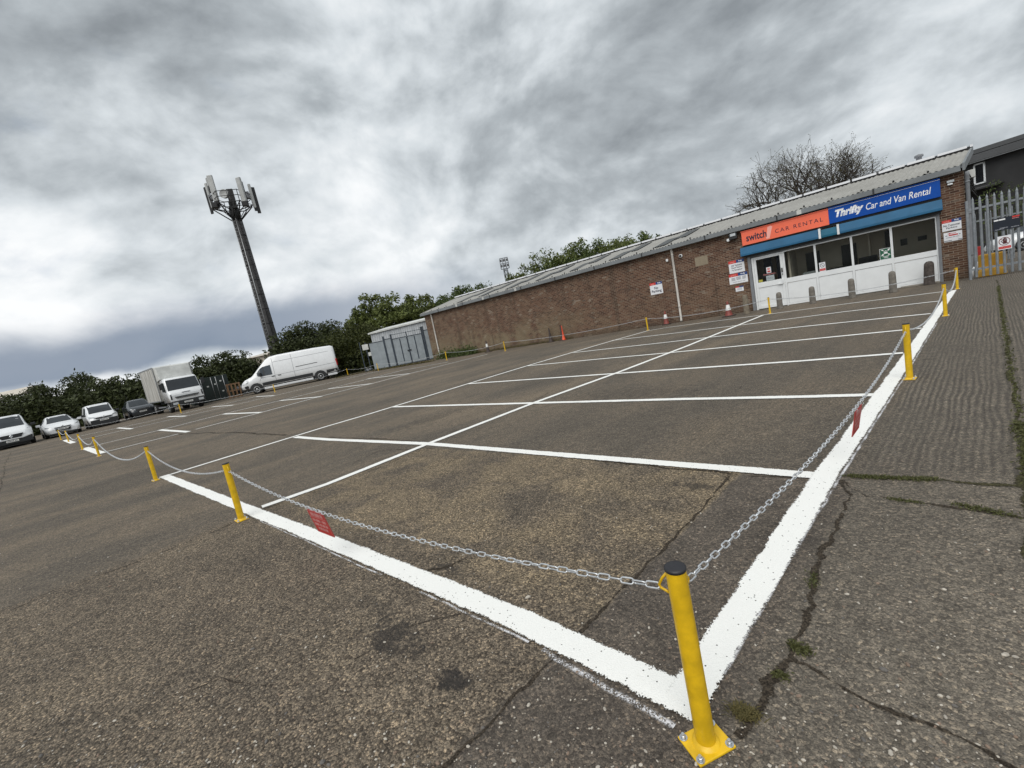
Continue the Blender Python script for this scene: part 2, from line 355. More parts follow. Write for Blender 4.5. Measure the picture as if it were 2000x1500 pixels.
def soil(name, dark, light, edge, gapk):
    """dirt in a joint: ragged both sides and broken along its length"""
    m, nt, b = base_mat(name)
    uv = nt.n('ShaderNodeTexCoord', None, None, 2); oc = nt.n('ShaderNodeTexCoord', None, None, 3)
    ux, uy, _ = nt.xyz(uv)
    off = nt.m('MULTIPLY', nt.m('SUBTRACT', nt.noise(oc, 9, 4, .6), .5), 1.5)
    ax = nt.m('ABSOLUTE', nt.m('ADD', uy, off))
    n1 = nt.noise(oc, 55, 5, .7); n2 = nt.noise(oc, 5.5, 4, .6); n3 = nt.noise(oc, 150, 3, .6)
    lim = nt.m('ADD', -.25, nt.m('MULTIPLY', nt.sstep(n2, gapk - .14, gapk + .2), .95))
    q = nt.m('ADD', ax, nt.m('MULTIPLY', nt.m('SUBTRACT', n1, .5), edge * 2.4))
    a = nt.m('SUBTRACT', 1.0, nt.sstep(nt.m('SUBTRACT', q, lim), -.10, .12))
    c = nt.mix(nt.sstep(nt.m('ADD', nt.m('MULTIPLY', n3, .6), nt.m('MULTIPLY', n1, .4)), .40, .66), dark, light)
    lk(nt, c, b.inputs['Base Color']); b.inputs['Roughness'].default_value = .95; b.inputs['Specular IOR Level'].default_value = .15
    lk(nt, nt.m('MULTIPLY', a, .93), b.inputs['Alpha'])
    lk(nt, nt.n('ShaderNodeBump', None, {'Strength': .9, 'Distance': .006, 'Height': n1}), b.inputs['Normal'])
    return m
crack_m = soil('crack_dirt', (.022, .018, .014), (.095, .076, .056), .85, .37)
crack_soft = soil('joint_line', (.026, .022, .018), (.07, .058, .045), .6, .5)
moss_dirt = soil('moss_dirt', (.026, .024, .014), (.10, .092, .045), .9, .42)

def brick_mat():
    m, nt, b = base_mat('brown_brick')
    oc = nt.n('ShaderNodeTexCoord', None, None, 3)
    x, y, z = nt.xyz(oc)
    p = nt.comb(nt.m('ADD', x, y), z)
    br = nt.n('ShaderNodeTexBrick', {'offset': .5}, {'Vector': p, 'Color1': (0, 0, 0), 'Color2': (1, 1, 1), 'Mortar': (.5, .5, .5), 'Scale': 1.0, 'Mortar Size': .009, 'Mortar Smooth': .3, 'Bias': 0.0, 'Brick Width': .225, 'Row Height': .075}, None)
    rnd = nt.xyz(br.outputs['Color'])[0]
    col = nt.ramp(rnd, [(0, (.058, .030, .022)), (.3, (.098, .050, .034)), (.6, (.128, .068, .045)), (.85, (.155, .090, .060)), (1, (.085, .062, .050))])
    g1 = nt.noise(oc, .45, 5, .6, .5); g2 = nt.noise(p, 2.2, 6, .65)
    # weathering: yellow-grey lichen low and towards the far end, dark runs below leaking gutter joints
    lowz = nt.m('SUBTRACT', 1.0, nt.sstep(z, .4, 2.3))
    farx = nt.m('SUBTRACT', 1.0, nt.sstep(x, -10.0, 1.0))
    lich = nt.m('MULTIPLY', nt.sstep(nt.m('ADD', g1, nt.m('MULTIPLY', g2, .35)), .56, .74), nt.m('ADD', nt.m('MULTIPLY', lowz, .85), .12))
    lich = nt.m('MULTIPLY', lich, nt.m('ADD', .15, nt.m('MULTIPLY', farx, .85)))
    far_tint = nt.m('MULTIPLY', nt.m('SUBTRACT', 1.0, nt.sstep(x, -17.0, -6.0)), nt.m('MULTIPLY', nt.sstep(g2, .35, .65), .28))
    col = nt.mix(far_tint, col, (.165, .125, .085))
    speck = nt.m('MULTIPLY', nt.m('GREATER_THAN', nt.xyz(br.outputs['Color'])[0], .93), nt.sstep(g2, .45, .6))
    col = nt.mix(nt.m('MULTIPLY', speck, .6), col, (.30, .24, .19))
    col = nt.mix(nt.m('MULTIPLY', lich, .72), col, (.215, .18, .11))
    run = nt.noise(nt.comb(x, nt.m('MULTIPLY', z, .06)), 1.6, 4, .6)
    col = nt.mix(nt.m('MULTIPLY', nt.sstep(run, .53, .66), .6), col, (.045, .028, .020))
    low_dark = nt.m('SUBTRACT', 1.0, nt.sstep(nt.m('ADD', z, nt.m('MULTIPLY', g2, .5)), .2, .65))  # brick turns darker towards the bottom, with an uneven edge
    col = nt.mix(nt.m('MULTIPLY', low_dark, .55), col, (.055, .045, .033))
    mort = nt.mix(nt.sstep(g2, .4, .6), (.19, .15, .115), (.27, .22, .17))
    col = nt.mix(br.outputs['Fac'], col, nt.mix(nt.m('MULTIPLY', low_dark, .5), mort, (.07, .06, .045)))
    lk(nt, col, b.inputs['Base Color']); b.inputs['Roughness'].default_value = .9; b.inputs['Specular IOR Level'].default_value = .2
    lk(nt, nt.n('ShaderNodeBump', {'invert': True}, {'Strength': .6, 'Distance': .008, 'Height': br.outputs['Fac']}), b.inputs['Normal'])
    return m
def roof_mat():
    m, nt, b = base_mat('asbestos_cement_roof')
    oc = nt.n('ShaderNodeTexCoord', None, None, 3)
    x, y, z = nt.xyz(oc)
    n1 = nt.noise(oc, .6, 5, .6); n2 = nt.noise(nt.comb(nt.m('MULTIPLY', x, 4.0), y), 1.4, 6, .7); n3 = nt.noise(oc, 12, 4)
    c = nt.ramp(nt.m('ADD', nt.m('MULTIPLY', n1, .5), nt.m('MULTIPLY', n2, .5)), [(.3, (.225, .22, .205)), (.55, (.30, .296, .276)), (.75, (.375, .37, .35))])
    c = nt.mix(nt.m('MULTIPLY', nt.sstep(n3, .55, .75), nt.sstep(x, 2.0, 11.0)), c, (.16, .15, .105))
    lk(nt, c, b.inputs['Base Color']); b.inputs['Roughness'].default_value = .9
    return m
def ribbed_mat(name, c1, c2, scale, dirt=.2):
    m, nt, b = base_mat(name)
    oc = nt.n('ShaderNodeTexCoord', None, None, 3); x, y, z = nt.xyz(oc)
    n1 = nt.noise(nt.comb(nt.m('MULTIPLY', x, 3.0), nt.m('MULTIPLY', z, .4)), 1.2, 5, .6)
    c = nt.mix(nt.sstep(n1, .35, .7), c1, c2)
    lk(nt, c, b.inputs['Base Color']); b.inputs['Roughness'].default_value = .6
    return m
brick = brick_mat(); roof_m = roof_mat()
shed_clad = ribbed_mat('pale_metal_cladding', (.40, .42, .44), (.50, .52, .54), 1)
box_side = ribbed_mat('streaked_box_side', (.30, .29, .26), (.58, .57, .54), 1)
ware_clad = ribbed_mat('cream_cladding', (.42, .38, .31), (.52, .48, .40), 1)

# ------------------------------------------------------------------ mesh builder
class MB:
    def __init__(s): s.v = []; s.f = []; s.m = []; s.sm = []; s.uv = {}
    def quad(s, a, b, c, d, mi=0, sm=False, uv=None):
        i = len(s.v); s.v += [tuple(a), tuple(b), tuple(c), tuple(d)]; s.f.append((i, i + 1, i + 2, i + 3)); s.m.append(mi); s.sm.append(sm)
        if uv: s.uv[len(s.f) - 1] = uv
    def poly(s, pts, mi=0):
        i = len(s.v); s.v += [tuple(p) for p in pts]; s.f.append(tuple(range(i, i + len(pts)))); s.m.append(mi); s.sm.append(False)
    def box(s, x0, x1, y0, y1, z0, z1, mi=0, M=None):
        i = len(s.v)
        c = [(x0, y0, z0), (x1, y0, z0), (x1, y1, z0), (x0, y1, z0), (x0, y0, z1), (x1, y0, z1), (x1, y1, z1), (x0, y1, z1)]
        if M is not None: c = [tuple(M @ Vector(p)) for p in c]
        s.v += c
        for q in ((0, 3, 2, 1), (4, 5, 6, 7), (0, 1, 5, 4), (1, 2, 6, 5), (2, 3, 7, 6), (3, 0, 4, 7)):
            s.f.append(tuple(i + k for k in q)); s.m.append(mi); s.sm.append(False)
    def rings(s, rings, mi=0, sm=True, cap=True, closed=True):
        n = len(rings[0]); i0 = len(s.v)
        for r_ in rings: s.v += [tuple(p) for p in r_]
        for k in range(len(rings) - 1):
            for j in range(n if closed else n - 1):
                a = i0 + k * n + j; b_ = i0 + k * n + (j + 1) % n
                s.f.append((a, b_, b_ + n, a + n)); s.m.append(mi); s.sm.append(sm)
        if cap:
            s.f.append(tuple(i0 + j for j in range(n))[::-1]); s.m.append(mi); s.sm.append(False)
            e = i0 + (len(rings) - 1) * n
            s.f.append(tuple(e + j for j in range(n))); s.m.append(mi); s.sm.append(False)
    def lathe(s, prof, n=16, c=(0, 0, 0), mi=0, cap=True, axis='z'):
        rs = []
        for r_, z in prof:
            ring = []
            for k in range(n):
                a = 2 * PI * k / n; p = (r_ * math.cos(a), r_ * math.sin(a), z)
                if axis == 'y': p = (p[0], z, p[1])
                if axis == 'x': p = (z, p[0], p[1])
                ring.append((c[0] + p[0], c[1] + p[1], c[2] + p[2]))
            rs.append(ring)
        s.rings(rs, mi, True, cap)
    def tube(s, pts, r, n=6, mi=0, closed=False, r1=None, cap=True):
        pts = [Vector(p) for p in pts]; N_ = len(pts); rs = []
        prev = None
        for k, p in enumerate(pts):
            if closed: t = pts[(k + 1) % N_] - pts[k - 1]
            else: t = pts[min(k + 1, N_ - 1)] - pts[max(k - 1, 0)]
            t.normalize()
            if prev is None:
                x = t.cross(Vector((0, 0, 1)))
                if x.length < 1e-3: x = t.cross(Vector((1, 0, 0)))
            else: x = prev - t * prev.dot(t)
            x.normalize(); prev = x; y = t.cross(x)
            rr = r if r1 is None else r + (r1 - r) * k / max(1, N_ - 1)
            rs.append([p + (x * math.cos(2 * PI * j / n) + y * math.sin(2 * PI * j / n)) * rr for j in range(n)])
        if closed: rs.append(rs[0]); cap = False
        s.rings(rs, mi, True, cap)
    def build(s, name, mats, parent=None, bevel=0, weld=False, seg=2, loc=None, rot=None):
        me = bpy.data.meshes.new(name); me.from_pydata(s.v, [], s.f)
        mats = mats if isinstance(mats, (list, tuple)) else [mats]
        for m_ in mats: me.materials.append(m_)
        me.polygons.foreach_set('material_index', s.m); me.polygons.foreach_set('use_smooth', s.sm)
        if s.uv:
            ul = me.uv_layers.new(name='UVMap')
            for fi, uvs in s.uv.items():
                for li, q in zip(me.polygons[fi].loop_indices, uvs): ul.data[li].uv = q
        me.update()
        o = bpy.data.objects.new(name, me); COL.objects.link(o)
        if parent is not None: o.parent = parent
        if loc is not None: o.location = loc
        if rot is not None: o.rotation_euler = rot
        if weld:
            wm = o.modifiers.new('weld', 'WELD'); wm.merge_threshold = .0005
        if bevel:
            bv = o.modifiers.new('bevel', 'BEVEL'); bv.width = bevel; bv.segments = seg; bv.limit_method = 'ANGLE'; bv.angle_limit = rad(35)
        return o
def tag(o, label=None, cat=None, group=None, kind=None):
    if label: o['label'] = label
    if cat: o['category'] = cat
    if group: o['group'] = group
    if kind: o['kind'] = kind
    return o
def thing(name, label, cat, loc=(0, 0, 0), rz=0.0, group=None, scale=1.0):
    o = bpy.data.objects.new(name, None); COL.objects.link(o)
    o.location = loc; o.rotation_euler = (0, 0, rz); o.scale = (scale,) * 3; o.empty_display_size = .2
    return tag(o, label, cat, group)
def copy_tree(o, parent=None):
    c = o.copy(); COL.objects.link(c)
    if parent is not None: c.parent = parent
    for ch in list(o.children): copy_tree(ch, c)
    return c
def text_mesh(body, shear=0.0, bold=0.0, spacing=1.0):
    cu = bpy.data.curves.new('lettering', 'FONT'); cu.body = body; cu.size = 1; cu.shear = shear; cu.offset = bold; cu.space_character = spacing
    cu.extrude = 0.0; cu.resolution_u = 4
    ob = bpy.data.objects.new('lettering', cu); COL.objects.link(ob)
    me = bpy.data.meshes.new_from_object(ob.evaluated_get(bpy.context.evaluated_depsgraph_get()))
    bpy.data.objects.remove(ob); bpy.data.curves.remove(cu)
    return me
def lettering(body, x0, x1, z0, z1, y, mat, parent, name='lettering', shear=0.0, bold=0.0, spacing=1.0, keep=False):
    """text standing in the local XZ plane, facing -Y, fitted to the box"""
    me = text_mesh(body, shear, bold, spacing)
    co = [v.co.copy() for v in me.vertices]
    ax, bx = min(c.x for c in co), max(c.x for c in co); ay, by = min(c.y for c in co), max(c.y for c in co)
    kx = (x1 - x0) / (bx - ax); kz = (z1 - z0) / (by - ay)
    if keep: kx = kz = min(kx, kz)
    cx, cz = (x0 + x1) / 2, (z0 + z1) / 2
    for v, c in zip(me.vertices, co):
        v.co = (cx + (c.x - (ax + bx) / 2) * kx, y, cz + (c.y - (ay + by) / 2) * kz)
    me.name = name; me.materials.clear(); me.materials.append(mat)
    o = bpy.data.objects.new(name, me); COL.objects.link(o); o.parent = parent
    return o
R0 = random.Random(5)

# ------------------------------------------------------------------ ground and paint
mb = MB()
mb.quad((-420, -200, 0), (420, -200, 0), (420, 700, 0), (-420, 700, 0))
tag(mb.build('ground', ground_mat()), kind='structure')

def strip(name, pts, width, mat, z, kind='structure', jit=0.0, seg=.25, rng=None, mb=None):
    """ribbon along world points"""
    own = mb is None
    mb = mb or MB(); pts = [Vector((p[0], p[1], 0)) for p in pts]
    fine_pts = []
    for a, b_ in zip(pts[:-1], pts[1:]):
        k = max(1, int((b_ - a).length / seg))
        for i in range(k): fine_pts.append(a.lerp(b_, i / k))
    fine_pts.append(pts[-1])
    if jit:
        fine_pts = [p + Vector((R0.uniform(-jit, jit), R0.uniform(-jit, jit), 0)) for p in fine_pts]
    L = 0; prev = None
    for k, p in enumerate(fine_pts):
        t = (fine_pts[min(k + 1, len(fine_pts) - 1)] - fine_pts[max(k - 1, 0)]).normalized(); n = Vector((-t.y, t.x, 0))
        wd = width if not callable(width) else width(k / (len(fine_pts) - 1))
        cur = (p + n * wd / 2 + Vector((0, 0, z)), p - n * wd / 2 + Vector((0, 0, z)), L)
        if prev: mb.quad(prev[1], cur[1], cur[0], prev[0], 0, False, [(prev[2], -1), (cur[2], -1), (cur[2], 1), (prev[2], 1)])
        if k < len(fine_pts) - 1: L += (fine_pts[k + 1] - p).length
        prev = cur
    if own: return tag(mb.build(name, mat), kind=kind)
def px(*a): return [G(*q) for q in a]
# heavy border: front edge and right edge (sheet is 1.22x the painted width, edges crumble away)
bw_ = .160
strip('border_line', [gr(.115, .05), gr(.165, 1.0), gr(.17, 2.6), gr(.15, 6.5), gr(.14, 9.15)], bw_, road_white, .008)
strip('border_line', [gr(.10, .115), gr(2.14, .145), gr(6, .115), gr(10.35, .10), gr(14.5, .08), gr(16.0, .07)], bw_, road_white, .0086)
strip('border_line', px((166, 875), (199, 886)), .26, road_white, .008)
strip('border_line', px((127, 859.5), (143, 865.5)), .26, road_white, .008)
lw = .135
lines = [
    [(320, 931), (640, 832.5), (724, 808), (769.5, 794), (916.5, 749), (1028.5, 715), (1119.5, 688), (1200, 664.5), (1266, 646)],
    [(1266, 646), (1304.5, 639.5), (1496, 614.5), (1650, 594), (1841, 570)],
    [(1196, 665), (1300, 653), (1488, 630), (1650, 609), (1837, 588)],
    [(1120, 689), (1300, 669), (1560, 639), (1746, 620), (1818, 613)],
    [(1028, 715), (1166, 702), (1300, 690), (1560, 665), (1800, 641.5)],
    [(912, 750), (1340, 720.5), (1560, 706), (1764, 690)],
    [(767, 795), (1340, 780), (1560, 776), (1712, 772)],
    [(577, 854), (640, 859), (836, 867.5), (1340, 909.5), (1602, 931)],
    [(512, 991), (640, 946), (836, 867.5), (1049.5, 785), (1207, 728), (1340, 677), (1490, 616)],
    [(198, 885), (348, 848)], [(382, 839), (510, 806), (624, 775), (728, 749), (800, 730), (880, 710), (952, 692)],
    [(170, 876), (200, 867), (310, 841), (440, 808), (546, 783), (640, 760), (726, 739), (784, 724), (876, 707)],
    [(140, 864), (260, 836.5), (368, 812), (458, 791), (536, 773), (660, 744), (740, 725)],
    [(156, 852), (280, 826), (388, 801), (500, 775)],
    [(312, 840), (368, 844)], [(436, 809), (510, 806)], [(546, 783), (628, 775)], [(640, 760), (728, 749.4)], [(718, 740), (800, 730)],
    [(230, 836), (258, 838)], [(328, 814), (364, 813)], [(414, 795), (456, 791.5)], [(500, 775), (536, 773)],
]
wid = [lw] * 14 + [.2] * 9
wid[9:14] = [.135] * 5
for k, (pl, wd) in enumerate(zip(lines, wid)):
    strip('bay_line', px(*pl), wd, road_white_thin, .005 + .0004 * k, seg=.5)
# overspray beside the border
strip('overspray', [gr(.0, .10), gr(.052, .62), gr(.066, .70)], .035, overspray, .004, seg=.08, jit=.004)
strip('overspray', [gr(.075, .78), gr(.08, 1.35), gr(.082, 1.6)], .02, overspray, .004, seg=.08, jit=.004)
strip('overspray', [gr(.08, 2.0), gr(.09, 3.2), gr(.085, 4.2)], .018, overspray, .004, seg=.1, jit=.004)
strip('overspray', [gr(.25, .055), gr(1.2, .068), gr(2.6, .062), gr(5.0, .036), gr(9.5, .022)], .026, overspray, .004, seg=.1, jit=.004)
# cracks and slab joints
def wander(pts, amp, step=.12):
    out = []
    for a, b_ in zip(pts[:-1], pts[1:]):
        k = max(1, int((b_ - a).length / step))
        for i in range(k): out.append(a.lerp(b_, i / k) + Vector((R0.gauss(0, amp), R0.gauss(0, amp), 0)))
    return out + [pts[-1]]
def taper(lo, hi, fq=9.0, ph=0.0): return lambda t: lo + (hi - lo) * (.5 + .5 * math.sin(fq * t + ph) * math.sin(2.3 * fq * t + 1.3))
strip('slab_joint', wander(px((850, 1520), (872, 1496), (1084, 1284), (1136, 1232), (1256, 1112), (1360, 1008), (1425, 930)), .006, .07), taper(.012, .034, 14), crack_m, .003, seg=.05)
strip('slab_joint', wander(px((-60, 1222), (0, 1200), (152, 1140), (300, 1086), (424, 1036), (472, 1014)), .004, .15), .03, crack_soft, .003, seg=.1)
strip('slab_joint', wander(px((505, 998), (640, 953), (840, 873)), .004, .15), .03, crack_soft, .003, seg=.1)
strip('slab_joint', wander(px((640, 854), (760, 858), (840, 864), (1000, 883), (1150, 898), (1300, 913), (1425, 925), (1560, 934)), .010, .12), taper(.012, .05, 17), crack_m, .003, seg=.06)
strip('slab_joint', wander(px((1640, 930), (1720, 934), (1800, 936), (1880, 944), (1985, 950), (2080, 962)), .008, .06), taper(.03, .075, 6), moss_dirt, .0034, seg=.05)
strip('slab_joint', wander(px((1640, 938), (1690, 968), (1760, 976), (1840, 990), (1920, 1000), (2000, 1012), (2090, 1030)), .006, .06), taper(.012, .045, 8, 1), crack_m, .003, seg=.05)
strip('slab_joint', wander(px((1640, 940), (1660, 965), (1640, 1020), (1612, 1065), (1590, 1120), (1585, 1180), (1560, 1240), (1545, 1290), (1500, 1335), (1470, 1395), (1440, 1440)), .007, .04), taper(.014, .062, 9, .6), crack_m, .0031, seg=.03)
strip('slab_joint', wander(px((1545, 1290), (1575, 1302), (1648, 1345), (1700, 1368), (1745, 1388), (1830, 1420), (1880, 1440), (1940, 1480), (2010, 1520)), .006, .05), taper(.004, .036, 11, 2.2), crack_m, .0032, seg=.03)
strip('slab_joint', wander(px((1787, 704), (1900, 696), (1975, 690)), .003, .1), .02, crack_soft, .003, seg=.1)
strip('slab_joint', wander([gr(17.5, -.75), gr(15.25, -.75), gr(6.2, -.74), gr(3.2, -.74), gr(2.2, -.72), gr(.6, -.73)], .012, .2), taper(.02, .075, 20), moss_dirt, .0036, seg=.1)
strip('slab_joint', wander(px((1180, 560 + 170), (1120, 742), (1010, 800), (880, 845)), .01, .2), .03, crack_soft, .003, seg=.1)
strip('slab_joint', wander(px((0, 960), (10, 905), (22, 884)), .02, .5), .07, crack_soft, .003, seg=.2)
strip('slab_joint', wander(px((330, 850), (400, 846), (470, 845), (560, 850)), .04, .4), .1, crack_m, .003, seg=.2)
strip('slab_joint', wander(px((690, 905), (740, 880), (850, 876)), .012, .1), taper(.0, .035, 13), crack_m, .003, seg=.06)
strip('slab_joint', wander(px((835, 1118), (880, 1106), (910, 1092)), .012, .05), taper(.02, .05, 7), crack_m, .003, seg=.03)

for pl in ([(560, 945), (640, 915), (720, 905), (800, 880)], [(1100, 860), (1250, 845), (1420, 850)], [(300, 1010), (420, 985), (440, 950)], [(1460, 700), (1480, 730), (1440, 760), (1300, 765)],
           [(900, 815), (1000, 802), (1060, 775)], [(50, 1010), (180, 985), (290, 950)], [(1500, 820), (1590, 812), (1660, 835)], [(700, 1280), (800, 1225), (900, 1200)], [(250, 1390), (420, 1330), (520, 1340)]):
    strip('slab_joint', wander(px(*pl), .018, .1), taper(.004, .02, 12), crack_soft, .0029, seg=.05)

# ------------------------------------------------------------------ plants
def leaf(mb, c, size, rng, mi=0, flat=0.0):
    n = Vector((rng.gauss(0, 1), rng.gauss(0, 1), rng.gauss(0, 1) + flat)).normalized()
    a = n.orthogonal().normalized(); a.rotate(Matrix.Rotation(rng.uniform(0, 6.283), 3, n)); b_ = n.cross(a)
    L = size * rng.uniform(.7, 1.3); w_ = L * .42
    mb.quad(c - a * L, c + b_ * w_, c + a * L, c - b_ * w_, mi)
def crown(mb, center, rx, ry, rz, n, size, rng, clumps=40, spread=.22, lo=-.85, shell=.35):
    """leaf clumps through a lumpy volume, denser near the outside"""
    cs = []
    while len(cs) < clumps:
        d = Vector((rng.gauss(0, 1), rng.gauss(0, 1), rng.gauss(0, 1))).normalized()
        if d.z < lo: continue
        r_ = rng.uniform(shell, 1.0) ** .6 * rng.uniform(.82, 1.12)
        cs.append((Vector((d.x * rx * r_, d.y * ry * r_, d.z * rz * r_)), rng.uniform(.6, 1.35)))
    per = max(1, n // clumps); sc = (rx + ry + rz) / 3
    for c, k in cs:
        for _ in range(int(per * k)):
            o = Vector((rng.gauss(0, 1), rng.gauss(0, 1), rng.gauss(0, .8)))
            if o.length > 1.7: o *= rng.uniform(.6, 1.7) / o.length
            o *= spread * k * sc
            leaf(mb, center + c + o, size, rng)
def top_at(u, v, dep):
    p = DP(u, v, dep); return p
def shrub(u, vt, dep, wpx, label, n=2600, mat=None, group=None, size=.11, name='hedge_bush', cat='bush', depth_r=None, lean=None, seed=1, twigs=0):
    rng = random.Random(seed)
    p = top_at(u, vt, dep); h = p.z; wid_ = wpx * dep / F_PX
    t = thing(name, label, cat, (p.x, p.y, 0), 0, group)
    mb = MB(); ry = depth_r or wid_ * .42
    crown(mb, Vector((0, 0, h * .50)), wid_ * .5, ry, h * .47, n, size, rng, clumps=max(24, int(n / 60)), spread=.19, lo=-1, shell=.15)
    for _ in range(int(n * .45)):      # dense skirt down to the ground
        leaf(mb, Vector((rng.uniform(-.55, .55) * wid_, rng.uniform(-1.0, .9) * ry, h * rng.uniform(.0, .72))), size * 1.15, rng)
    for _ in range(int(wid_ * 5)):      # sprays standing proud of the top
        x = rng.uniform(-.45, .45) * wid_; y = rng.uniform(-.4, .4) * ry; z0 = h * (.97 - .9 * (x / wid_) ** 2)
        for k in range(10): leaf(mb, Vector((x + rng.gauss(0, .10), y + rng.gauss(0, .10), z0 - .1 + k * .032)), size * .7, rng)
    mb.build('foliage', mat or leaf_hedge, t)
    ms = MB()
    for _ in range(7):
        x, y = rng.uniform(-.3, .3) * wid_, rng.uniform(-.3, .3) * ry
        ms.tube([(x * .5, y * .5, 0), (x * .8, y * .8, h * .3), (x, y, h * rng.uniform(.6, .85))], .05, 5, 0, False, .015)
    ms.build('stem', bark, t)
    return t
def branch(mb, p, d, L, r, lev, rng, tips, up=.12, wig=.22, maxlev=5, nb=(2, 4), sides=5, taper_=.62, keep=(.6, .85), inside=None):
    pts = [p.copy()]; seg = 4 if lev < 3 else 3
    for k in range(seg):
        d = (d + Vector((rng.gauss(0, wig), rng.gauss(0, wig), rng.gauss(0, wig) + up))).normalized()
        p = p + d * L / seg; pts.append(p.copy())
    r1 = r * taper_
    mb.tube(pts, r, max(3, sides - lev), 0, False, r1, cap=False)
    if lev >= maxlev or (inside and not inside(p)): tips.append(p); return
    for k in range(rng.randint(*nb)):
        a = rng.uniform(.35, 1.0) if k else 1.0
        q = pts[0].lerp(pts[-1], a) if a < 1 else pts[-1]
        q = pts[min(len(pts) - 1, int(a * seg + .5))]
        ang = rng.uniform(.3, .85); ax = d.orthogonal().normalized(); ax.rotate(Matrix.Rotation(rng.uniform(0, 6.283), 3, d))
        nd = d.copy(); nd.rotate(Matrix.Rotation(ang, 3, ax))
        branch(mb, q, nd, L * rng.uniform(.62, .86), r1 * rng.uniform(*keep), lev + 1, rng, tips, up, wig, maxlev, nb, sides, taper_, keep, inside)
def tree(u, vt, dep, wpx, label, n=6000, mat=None, group=None, size=.16, seed=1, name='leafy_tree', base_frac=.25, clumps=90, spread=.13, shell=.3):
    rng = random.Random(seed)
    p = top_at(u, vt, dep); h = p.z; wid_ = wpx * dep / F_PX
    t = thing(name, label, 'tree', (p.x, p.y, 0), 0, group)
    mt = MB(); tips = []
    branch(mt, Vector((0, 0, 0)), Vector((0, 0, 1)), h * .33, max(.09, h * .022), 0, rng, tips, .16, .14, 3, (3, 4))
    mt.build('trunk', bark, t)
    mb = MB(); zc_ = h * (1 + base_frac) / 2; rz_ = h * (1 - base_frac) / 2
    crown(mb, Vector((0, 0, zc_)), wid_ * .48, wid_ * .42, rz_ * .93, n, size, rng, clumps, spread, -1, shell)
    mb.build('crown', mat or leaf_green, t)
    return t
def weeds(name, label, pts_fn, n, size, mat, rng, hgt=.03, kind='stuff'):
    mb = MB()
    for _ in range(n):
        c = pts_fn(rng); c = Vector((c.x, c.y, abs(rng.gauss(0, hgt)) + .006)); leaf(mb, c, size, rng, 0, .8)
    return tag(mb.build(name, mat), label, 'weeds', None, kind)
def along(pts, sd):
    pts = [Vector(p) for p in pts]; seg = [(a, b_, (b_ - a).length) for a, b_ in zip(pts[:-1], pts[1:])]
    tot = sum(s_[2] for s_ in seg)
    def fn(rng):
        x = rng.uniform(0, tot)
        for a, b_, l in seg:
            if x <= l: return a.lerp(b_, x / l) + Vector((rng.gauss(0, sd), rng.gauss(0, sd), 0))
            x -= l
        return pts[-1]
    return fn
# ------------------------------------------------------------------ brick building
bld = thing('brick_building', 'long single-storey brown brick rental office with shallow grey roof and white shopfront', 'building', BA, BROT)
mb = MB(); TH = .25
for (a, b_, z0, z1) in [(-17.62, 4.95, 0, 3.5), (10.84, 11.49, 0, 3.5), (4.95, 10.84, 2.30, 3.5)]:
    mb.box(a, b_, 0, TH, z0, z1)
mb.box(-17.62, -17.37, TH, 8.0, 0, 3.5); mb.box(11.24, 11.49, TH, 8.0, 0, 3.5); mb.box(-17.37, 11.24, 7.75, 8.0, 0, 3.5)
for s_ in (-17.62, 11.24):
    mb.rings([[(s_, 0, 3.5), (s_, 8, 3.5), (s_, 4, 4.50)], [(s_ + .25, 0, 3.5), (s_ + .25, 8, 3.5), (s_ + .25, 4, 4.50)]], 0, False)
mb.build('wall', brick, bld)
# corrugated roof, two slopes; the ridge end runs out a little further at the right
def roof_pt(s_, t, back=False):
    # t 0 at eave .. 1 at ridge
    y0, z0, y1, z1 = (-.22, 3.655, 4.0, 4.61) if not back else (8.2, 3.655, 4.0, 4.61)
    sr_ = s_ + (.62 * t * max(0, (s_ + 5) / 16.5) if s_ > -5 else 0)
    return (sr_, y0 + (y1 - y0) * t, z0 + (z1 - z0) * t)
mb = MB(); per = .146; n_ = int((11.46 + 17.82) / per) * 4
for back in (False, True):
    i0 = len(mb.v); rows = 5
    for k in range(n_ + 1):
        s_ = -17.82 + (11.46 + 17.82) * k / n_
        a = .018 * math.sin(2 * PI * (s_ / per)) + (.020 if (s_ % .876) < .12 else 0)
        for r_ in range(rows):
            q = roof_pt(s_, r_ / (rows - 1), back); mb.v.append((q[0], q[1], q[2] + a + .006 * (r_ % 2)))
    for k in range(n_):
        for r_ in range(rows - 1):
            q = i0 + k * rows + r_; f_ = (q, q + rows, q + rows + 1, q + 1)
            mb.f.append(f_ if not back else f_[::-1]); mb.m.append(0); mb.sm.append(True)
roof = mb.build('roof', roof_m, bld)
mb = MB()
k = 0; s_ = -17.8
while s_ < 12.0:
    mb.box(s_, min(12.06, s_ + .80), 3.66, 4.34, 4.615, 4.70); mb.box(min(12.06, s_ + .80), min(12.06, s_ + .876), 3.70, 4.30, 4.61, 4.655, 1); s_ += .876
mb.build('ridge_cap', [sign_white, mast_dark], roof)
mb = MB(); mb.box(-17.7, 12.0, 3.70, 3.76, 4.53, 4.61); mb.build('ridge_filler', mast_dark, roof)
mb = MB(); s_ = -17.4
while s_ < 11.3:
    mb = MB(); q = roof_pt(s_, .03); mb.lathe([(.03, -.02), (.03, .03), (.012, .05)], 7, (q[0], q[1], q[2] + .04)); s_ += .876
    mb.build('roof_bolt', mast_dark, roof)
